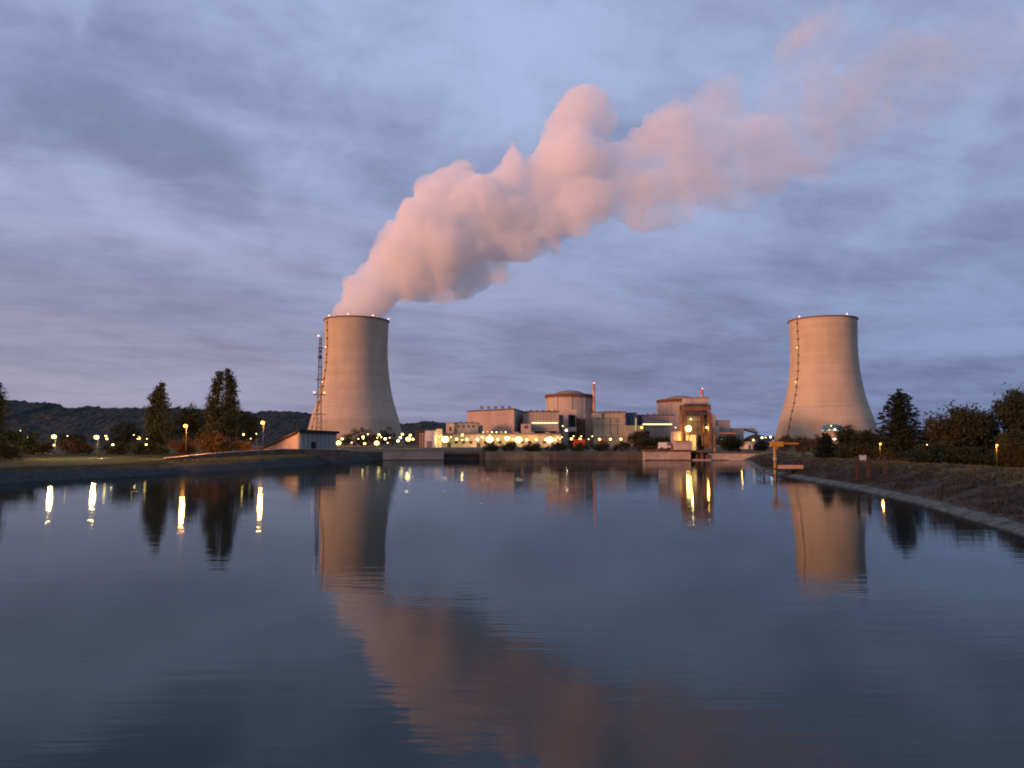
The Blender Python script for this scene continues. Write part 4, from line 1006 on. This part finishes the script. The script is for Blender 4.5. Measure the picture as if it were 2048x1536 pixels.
for i, (px, D, yt, hw, mm, lab) in enumerate([(70, 162, 884, 44, lf_brown, 'reddish brown bush at far left below the first bright lamp'), (150, 161, 878, 42, lf_brown, 'orange lit bush below the gap between the first two bright lamps'), (232, 160, 882, 36, lf_olive, 'olive bush right of the second bright lamp'),
                                             (300, 160, 882, 40, lf_olive, 'dim bush at the foot of the single crowned poplar'), (432, 146, 862, 48, lf_brown, 'large orange lit bush in front of the twin topped poplar'), (368, 150, 876, 34, lf_brown, 'brown bush under the left one of the two tall orange lamps'), (484, 170, 880, 26, lf_brown, 'small brown bush right of the large orange lit bush'), (10, 128, 882, 36, lf_olive, 'green bush at the foot of the left edge poplar')]):
    tree('bush', lab, px, D, yt, hw, 'bush', mm, 30 + i, BU, 'bush', 4200)
# added belt of tall trees out of view left, keeping low sun off the banks
r3 = random.Random(5); lb = []
for (ya, yb, xb) in ((-170, 66, -118), (136, 178, -138)):
    y = ya
    while y < yb:
        h = 29 + 8 * r3.random(); rr_ = 5 + 2.5 * r3.random(); x = xb + (r3.random() - .5) * 8
        lb += [(x, y, h * .3, rr_ * .9, rr_ * .9, h * .28), (x + 1, y, h * .65, rr_, rr_, h * .25), (x, y + 1, h * .88, rr_ * .6, rr_ * .6, h * .12)]
        y += 5.5 + 3 * r3.random()
wb = crown_mesh('added_shade_trees', lb, 26000, .75, lf_dark, 77); tag(wb, kind='stuff')
# trees before the left tower and plant
for i, (px, D, yt, hw, lab, mm) in enumerate([(722, 480, 856, 30, 'dark tree in front of the foot of the left cooling tower, left one', lf_dark), (776, 490, 853, 22, 'dark tree at the right foot of the left cooling tower', lf_dark), (690, 470, 868, 16, 'small dark tree right behind the shed roof end', lf_dark), (748, 475, 866, 18, 'small tree between the two dark trees at the left tower foot', lf_olive),
                                             (842, 620, 852, 10, 'small tree behind the scaffold tower', lf_dark), (818, 520, 866, 14, 'small tree left of the scaffold tower', lf_dark)]):
    tree('broadleaf_tree', lab, px, D, yt, hw, 'round', mm, 60 + i, 'trees at the foot of the left cooling tower', 'tree', 2600, zb=2)
# hedge and shrubs along the far quay
for i, (px, D, yt, hw, lab, mm) in enumerate([(980, 222, 889, 24, 'low green shrub on the quay above the pier', lf_dark), (1022, 224, 888, 26, 'low shrub on the quay below the turbine hall', lf_olive), (1066, 222, 890, 28, 'low shrub on the quay left of the brightest plant lamp', lf_dark), (1112, 224, 889, 28, 'low shrub on the quay below the first reactor', lf_dark),
                                             (1158, 222, 890, 28, 'low shrub on the quay in front of the bright red container', lf_dark), (1204, 224, 889, 28, 'low shrub on the quay in front of the duller red container', lf_olive), (1245, 226, 886, 24, 'low shrub on the quay left of the big round bush', lf_dark)]):
    tree('shrub', lab, px, D, yt - 4, hw, 'bush', mm, 80 + i, 'shrubs along the far quay', 'shrub', 2500, zb=2.0)
tree('bush', 'big round dark green bush left of the gantry', 1290, 232, 860, 38, 'bush', lf_olive, 91, None, 'bush', 7000, zb=1.6)
tree('bush', 'lower dark bush between the big round bush and the gantry', 1330, 230, 872, 22, 'bush', lf_dark, 92, None, 'bush', 4000, zb=1.8)
tree('bush', 'dark bush seen between the legs of the gantry', 1399, 222, 869, 14, 'bush', lf_dark, 93, None, 'bush', 3000, zb=2)
tree('bush', 'round dark bush under the arm of the jib crane', 1460, 232, 865, 32, 'bush', lf_dark, 94, None, 'bush', 6000, zb=1.6)
tree('bush', 'olive bush just right of the pinkish gatehouse', 1522, 240, 880, 22, 'bush', lf_olive, 95, None, 'bush', 3500, zb=1.8)
for i, (px, D, yt, hw, lab) in enumerate([(1572, 190, 866, 22, 'brown shrub behind the davit arm, left one of the row'), (1605, 185, 868, 24, 'brown shrub in the row before the right cooling tower, middle one'), (1636, 180, 867, 20, 'brown shrub in the row touching the small dark conifer')]):
    tree('shrub', lab, px, D, yt, hw, 'bush', lf_brown, 100 + i, 'shrubs before the right cooling tower', 'shrub', 3800)
tree('conifer_tree', 'small narrow black conifer before the right cooling tower', 1653, 128, 856, 26, 'conifer', lf_con, 110, nleaf=7000)
rc = random.Random(21); cl_ = []
for i in range(30):
    f_ = .04 + .95 * i / 29; wd = float(np.interp(f_, [0, .12, .35, .50, .68, .80, .90, 1.0], [.85, .98, 1.0, .84, .62, .52, .36, .08]))
    cl_.append((0, 0, f_, wd * .6, .05))
    for k in range(7 if f_ < .93 else 2):
        a = k * .9 + i * 1.7 + rc.random(); o_ = wd * (.62 + .30 * rc.random()); cl_.append((math.cos(a) * o_, math.sin(a) * o_, f_ + .012 * rc.random(), wd * .13 + .05, .018))
tree('conifer_tree', 'big dark conifer with a ragged crown right of the right cooling tower', 1801, 119, 779, 56, 'conifer', lf_con, 111, nleaf=36000, lobes=cl_, ls=.13)
for i, (px, D, yt, hw, kd, mm, lab) in enumerate([(1697, 150, 851, 30, 'round', lf_olive, 'olive tree right of the teal glazed control building'), (1735, 146, 858, 30, 'round', lf_olive, 'olive tree between the control building and the big conifer'), (1716, 122, 886, 44, 'bush', lf_olive, 'low olive undergrowth left of the big conifer'), (1765, 118, 893, 30, 'bush', lf_dark, 'dark undergrowth at the left foot of the big conifer'),
                                               (1868, 140, 852, 24, 'round', lf_dark, 'small dark tree in the gap right of the big conifer'), (1925, 112, 811, 62, 'round', lf_olive, 'broad rounded olive tree right of the big conifer'), (1868, 108, 885, 40, 'bush', lf_olive, 'low bush between the big conifer and the broad rounded tree'),
                                               (1965, 118, 822, 42, 'round', lf_olive, 'olive tree filling in between the broad rounded tree and the right edge tree'), (2040, 112, 776, 56, 'round', lf_olive, 'tall ragged tree cut off by the right edge'), (2032, 92, 858, 46, 'bush', lf_olive, 'pale olive bush at the right edge beside an orange lamp'), (1935, 100, 896, 60, 'bush', lf_dark, 'dark low hedge in front of the broad rounded tree'), (2075, 120, 800, 50, 'round', lf_olive, 'tree behind the right edge trees'), (1832, 104, 903, 44, 'bush', lf_dark, 'dark undergrowth at the right foot of the big conifer'), (2010, 96, 905, 46, 'bush', lf_dark, 'dark low hedge below the right orange lamp')]):
    tree('broadleaf_tree' if kd == 'round' else 'bush', lab, px, D, yt, hw, kd, mm, 120 + i, 'trees of the right bank', 'tree' if kd == 'round' else 'bush', 15000 if hw > 40 else 9000)

# ------------------------------------------------------------------ lamps
WARM, WHITE, ORA = 'warm', 'white', 'orange'
EM = {WARM: e_warm, WHITE: e_white, ORA: e_orange}
LC = {WARM: (1, .62, .20), WHITE: (1, .8, .45), ORA: (1, .36, .05)}
LAMPS = []   # px, py, D, size s/m/b/x, colour, zone
def L3(lst, x0, y0, k, D, zone):
    for (x, y, s_, c_) in lst: LAMPS.append((x0 + x / k, y0 + y / k, D, s_, c_, zone))
L3([(210, 827, 's', WARM), (280, 897, 's', ORA), (372, 882, 'm', ORA)], 0, 700, 5.12, 185, 'in the dark at far left')
L3([(555, 975, 'm', WARM), (690, 880, 's', WARM)], 0, 700, 5.12, 157, 'beside the leftmost left bank glare')
L3([(1085, 882, 'm', WARM), (1095, 910, 'm', WARM), (1155, 970, 'm', WHITE)], 0, 700, 5.12, 157, 'beside the middle left bank glare')
L3([(1370, 870, 's', ORA), (1505, 910, 's', WARM), (1497, 968, 'm', WARM)], 0, 700, 5.12, 153, 'round the third bright lamp by the single crowned poplar')
L3([(548, 865, 'm', WARM), (622, 907, 's', WHITE), (680, 858, 's', WARM)], 380, 700, 5.12, 165, 'between the twin topped poplar and the shed')
L3([(497, 1463, 'b', WARM), (535, 1422, 'm', WARM), (630, 1460, 's', WARM), (700, 1422, 's', WARM), (748, 1402, 'm', WARM), (750, 1420, 's', WARM), (765, 1470, 'm', WARM), (797, 1375, 's', WARM), (888, 1465, 'b', WARM), (912, 1380, 'm', WARM), (893, 1410, 's', WARM), (935, 1405, 's', WARM), (975, 1422, 'm', WHITE), (1020, 1410, 's', WARM), (1000, 1462, 's', WARM)], 580, 600, 5.12, 440, 'at the left tower foot')
L3([(1105, 1443, 'm', WHITE), (1130, 1410, 'm', WHITE), (1150, 1375, 'm', WARM), (1210, 1425, 'b', WARM), (1232, 1385, 'm', WARM), (1258, 1425, 'm', WARM)], 580, 600, 5.12, 455, 'left of the rusty scaffold tower')
L3([(680, 665, 's', WARM), (673, 712, 'm', WARM), (705, 685, 's', WARM), (730, 673, 's', WARM), (770, 710, 'x', WARM), (830, 688, 's', WARM), (887, 708, 'm', WARM), (946, 665, 'm', WARM), (991, 710, 'm', WARM), (945, 715, 's', WARM)], 740, 740, 5.12, 634, 'below the pale annexe')
L3([(1100, 710, 'm', WHITE), (1150, 688, 'm', WARM), (1225, 710, 'x', WARM), (1225, 668, 's', WARM), (1308, 712, 'm', WARM), (1405, 700, 'b', WARM), (1405, 718, 's', WARM), (1460, 710, 's', WARM), (1410, 765, 's', WARM), (1455, 765, 's', WARM), (1347, 772, 's', WARM)], 740, 740, 5.12, 638, 'below the turbine hall')
L3([(1520, 714, 'x', WARM), (1605, 714, 'm', WARM), (1703, 714, 'm', WARM), (1800, 712, 'm', WARM), (1840, 715, 'x', WARM), (1895, 712, 'm', WARM), (1920, 688, 's', WARM), (1945, 704, 's', WARM), (1965, 688, 's', WARM)], 740, 740, 5.12, 640, 'below the machine hall')
L3([(447, 765, 's', WHITE), (495, 822, 'm', WHITE)], 1060, 740, 6.827, 690, 'high up beside the access tower')
L3([(565, 940, 'm', WARM), (595, 905, 's', WARM), (683, 942, 'm', WARM), (700, 905, 's', WARM), (800, 945, 's', WARM), (850, 905, 's', WHITE)], 1060, 740, 6.827, 662, 'below the first reactor')
L3([(950, 945, 'm', WARM), (1098, 945, 'm', WARM), (1240, 943, 'm', WARM)], 1060, 740, 6.827, 712, 'below the olive fuel building')
L3([(1525, 785, 'm', ORA)], 1060, 740, 6.827, 400, 'at the left end of the yellow light strip')
L3([(760, 785, 's', WARM), (832, 738, 's', ORA)], 1240, 740, 6.827, 240, 'between the yellow light strip and the gantry')
L3([(1395, 950, 's', WHITE), (1648, 1000, 'm', ORA), (1820, 955, 'm', WARM), (1940, 925, 'm', WHITE), (1990, 922, 's', WHITE), (2055, 915, 'm', WHITE)], 1240, 740, 6.827, 300, 'by the pinkish gatehouse')
L3([(875, 1207, 's', WHITE), (915, 1242, 'm', WHITE), (907, 1337, 'm', WHITE)], 1480, 600, 4.8, 400, 'at the teal glazed control building')
L3([(1118, 1335, 's', WHITE), (1015, 1237, 's', WHITE)], 1480, 600, 4.8, 165, 'left of the big conifer')
L3([(1348, 1382, 'm', ORA)], 1480, 600, 4.8, 112, 'just left of the big conifer trunk')
LAMPS += [(1854, 889.5, 100, 's', WARM, 'just right of the big conifer'), (1994, 890.5, 84, 'm', ORA, 'in front of the right edge trees')]
LAMPS += [(108, 873.5, 136, 'x', WARM, 'of the left bank, the first from the picture edge'), (193, 874.5, 138, 'x', WARM, 'of the left bank, the one between the other two bright ones'), (277, 876, 190, 'b', WARM, 'of the left bank, beside the single crowned poplar'),
          (371, 852, 134, 'b', ORA, 'rising between the two tall poplars'), (525.5, 845.5, 163, 'b', ORA, 'rising just left of the shed')]
RADP = {'s': 1.7, 'm': 3.1, 'b': 6.4, 'x': 9.6}      # lamp glare size in photo pixels -> lit lens radius
WORD = {'s': 'tiny', 'm': 'medium', 'b': 'bright', 'x': 'very bright'}
ORDN = ['first', 'second', 'third', 'fourth', 'fifth', 'sixth', 'seventh', 'eighth', 'ninth', 'tenth', 'eleventh', 'twelfth']
proto = {}
def make_lamp(key, col, size):
    t = thing('street_lamp', 'x', 'lamp')
    MB().ball((0, 0, 0), 1, 1, .8, 12, 8).build('bulb', (EM[col] if size != 's' else e_small), t)
    q = MB(); q.tube((0, 0, .78), (0, 0, 1.1), .9, .35, 10); q.build('lamp_head', m_darksteel, t)
    q = MB(); q.tube((0, .25, 0), (0, .25, 1), 1, .6, 8); q.build('pole', m_dark, t)
    return t
cnt = {}
for l_ in sorted(LAMPS): cnt.setdefault((l_[3], l_[4], l_[5]), []).append(l_)
for key, lst in cnt.items():
    for i, (px, py, D, s_, c_, zone) in enumerate(lst):
        k = (s_, c_)
        t = copy_tree(proto[k]) if k in proto else make_lamp('lamp', c_, s_)
        proto.setdefault(k, t)
        p = P(px, py, D); rr_ = RADP[s_] * D / F * (.45 if D < 350 and s_ == 'x' else .6 if D < 350 else .74)
        t.location = p
        zg = 2.0 if D > 209 else ground_z(p.x, D)
        for ch in [o for o in bpy.data.objects if o.parent == t]:
            nm = ch.name.split('.')[0]
            if nm in ('bulb', 'lamp_head'): ch.scale = (rr_,) * 3
            else:
                pr_ = max(.045, min(.1, rr_ * .25)); ch.scale = (pr_, pr_, p.z + rr_ * .8 - zg); ch.location = (0, rr_ * 1.02 + pr_, zg - p.z)
        colw = {'warm': 'yellowish', 'white': 'white', 'orange': 'orange'}[c_]
        ordw = '' if len(lst) == 1 else '%s from left of the ' % ORDN[i]
        if 'bright' in zone or 'rising' in zone or 'bank' in zone: pass
        t['label'] = '%s%s %s lamp%s %s' % (ordw, WORD[s_], colw, '' if len(lst) == 1 else 's', zone)
        t['group'] = 'lamps lit along the banks and in the plant yard'
        pw = {'b': .9, 'x': 1.6, 'm': .3, 's': 0}[s_]
        if pw and (s_ in 'bx' or c_ == ORA or D > 600):
            l = bpy.data.lights.new('lamp_light', 'POINT'); l.color = LC[c_]; l.shadow_soft_size = rr_
            l.energy = pw * (7500 if D > 350 else (9000 if c_ == ORA and p.x < 0 else 3500 if c_ == ORA else 1300))
            lo = bpy.data.objects.new('lamp_light', l); COL.objects.link(lo); lo.parent = t; lo.location = (0, -rr_ * 1.3, -.3)
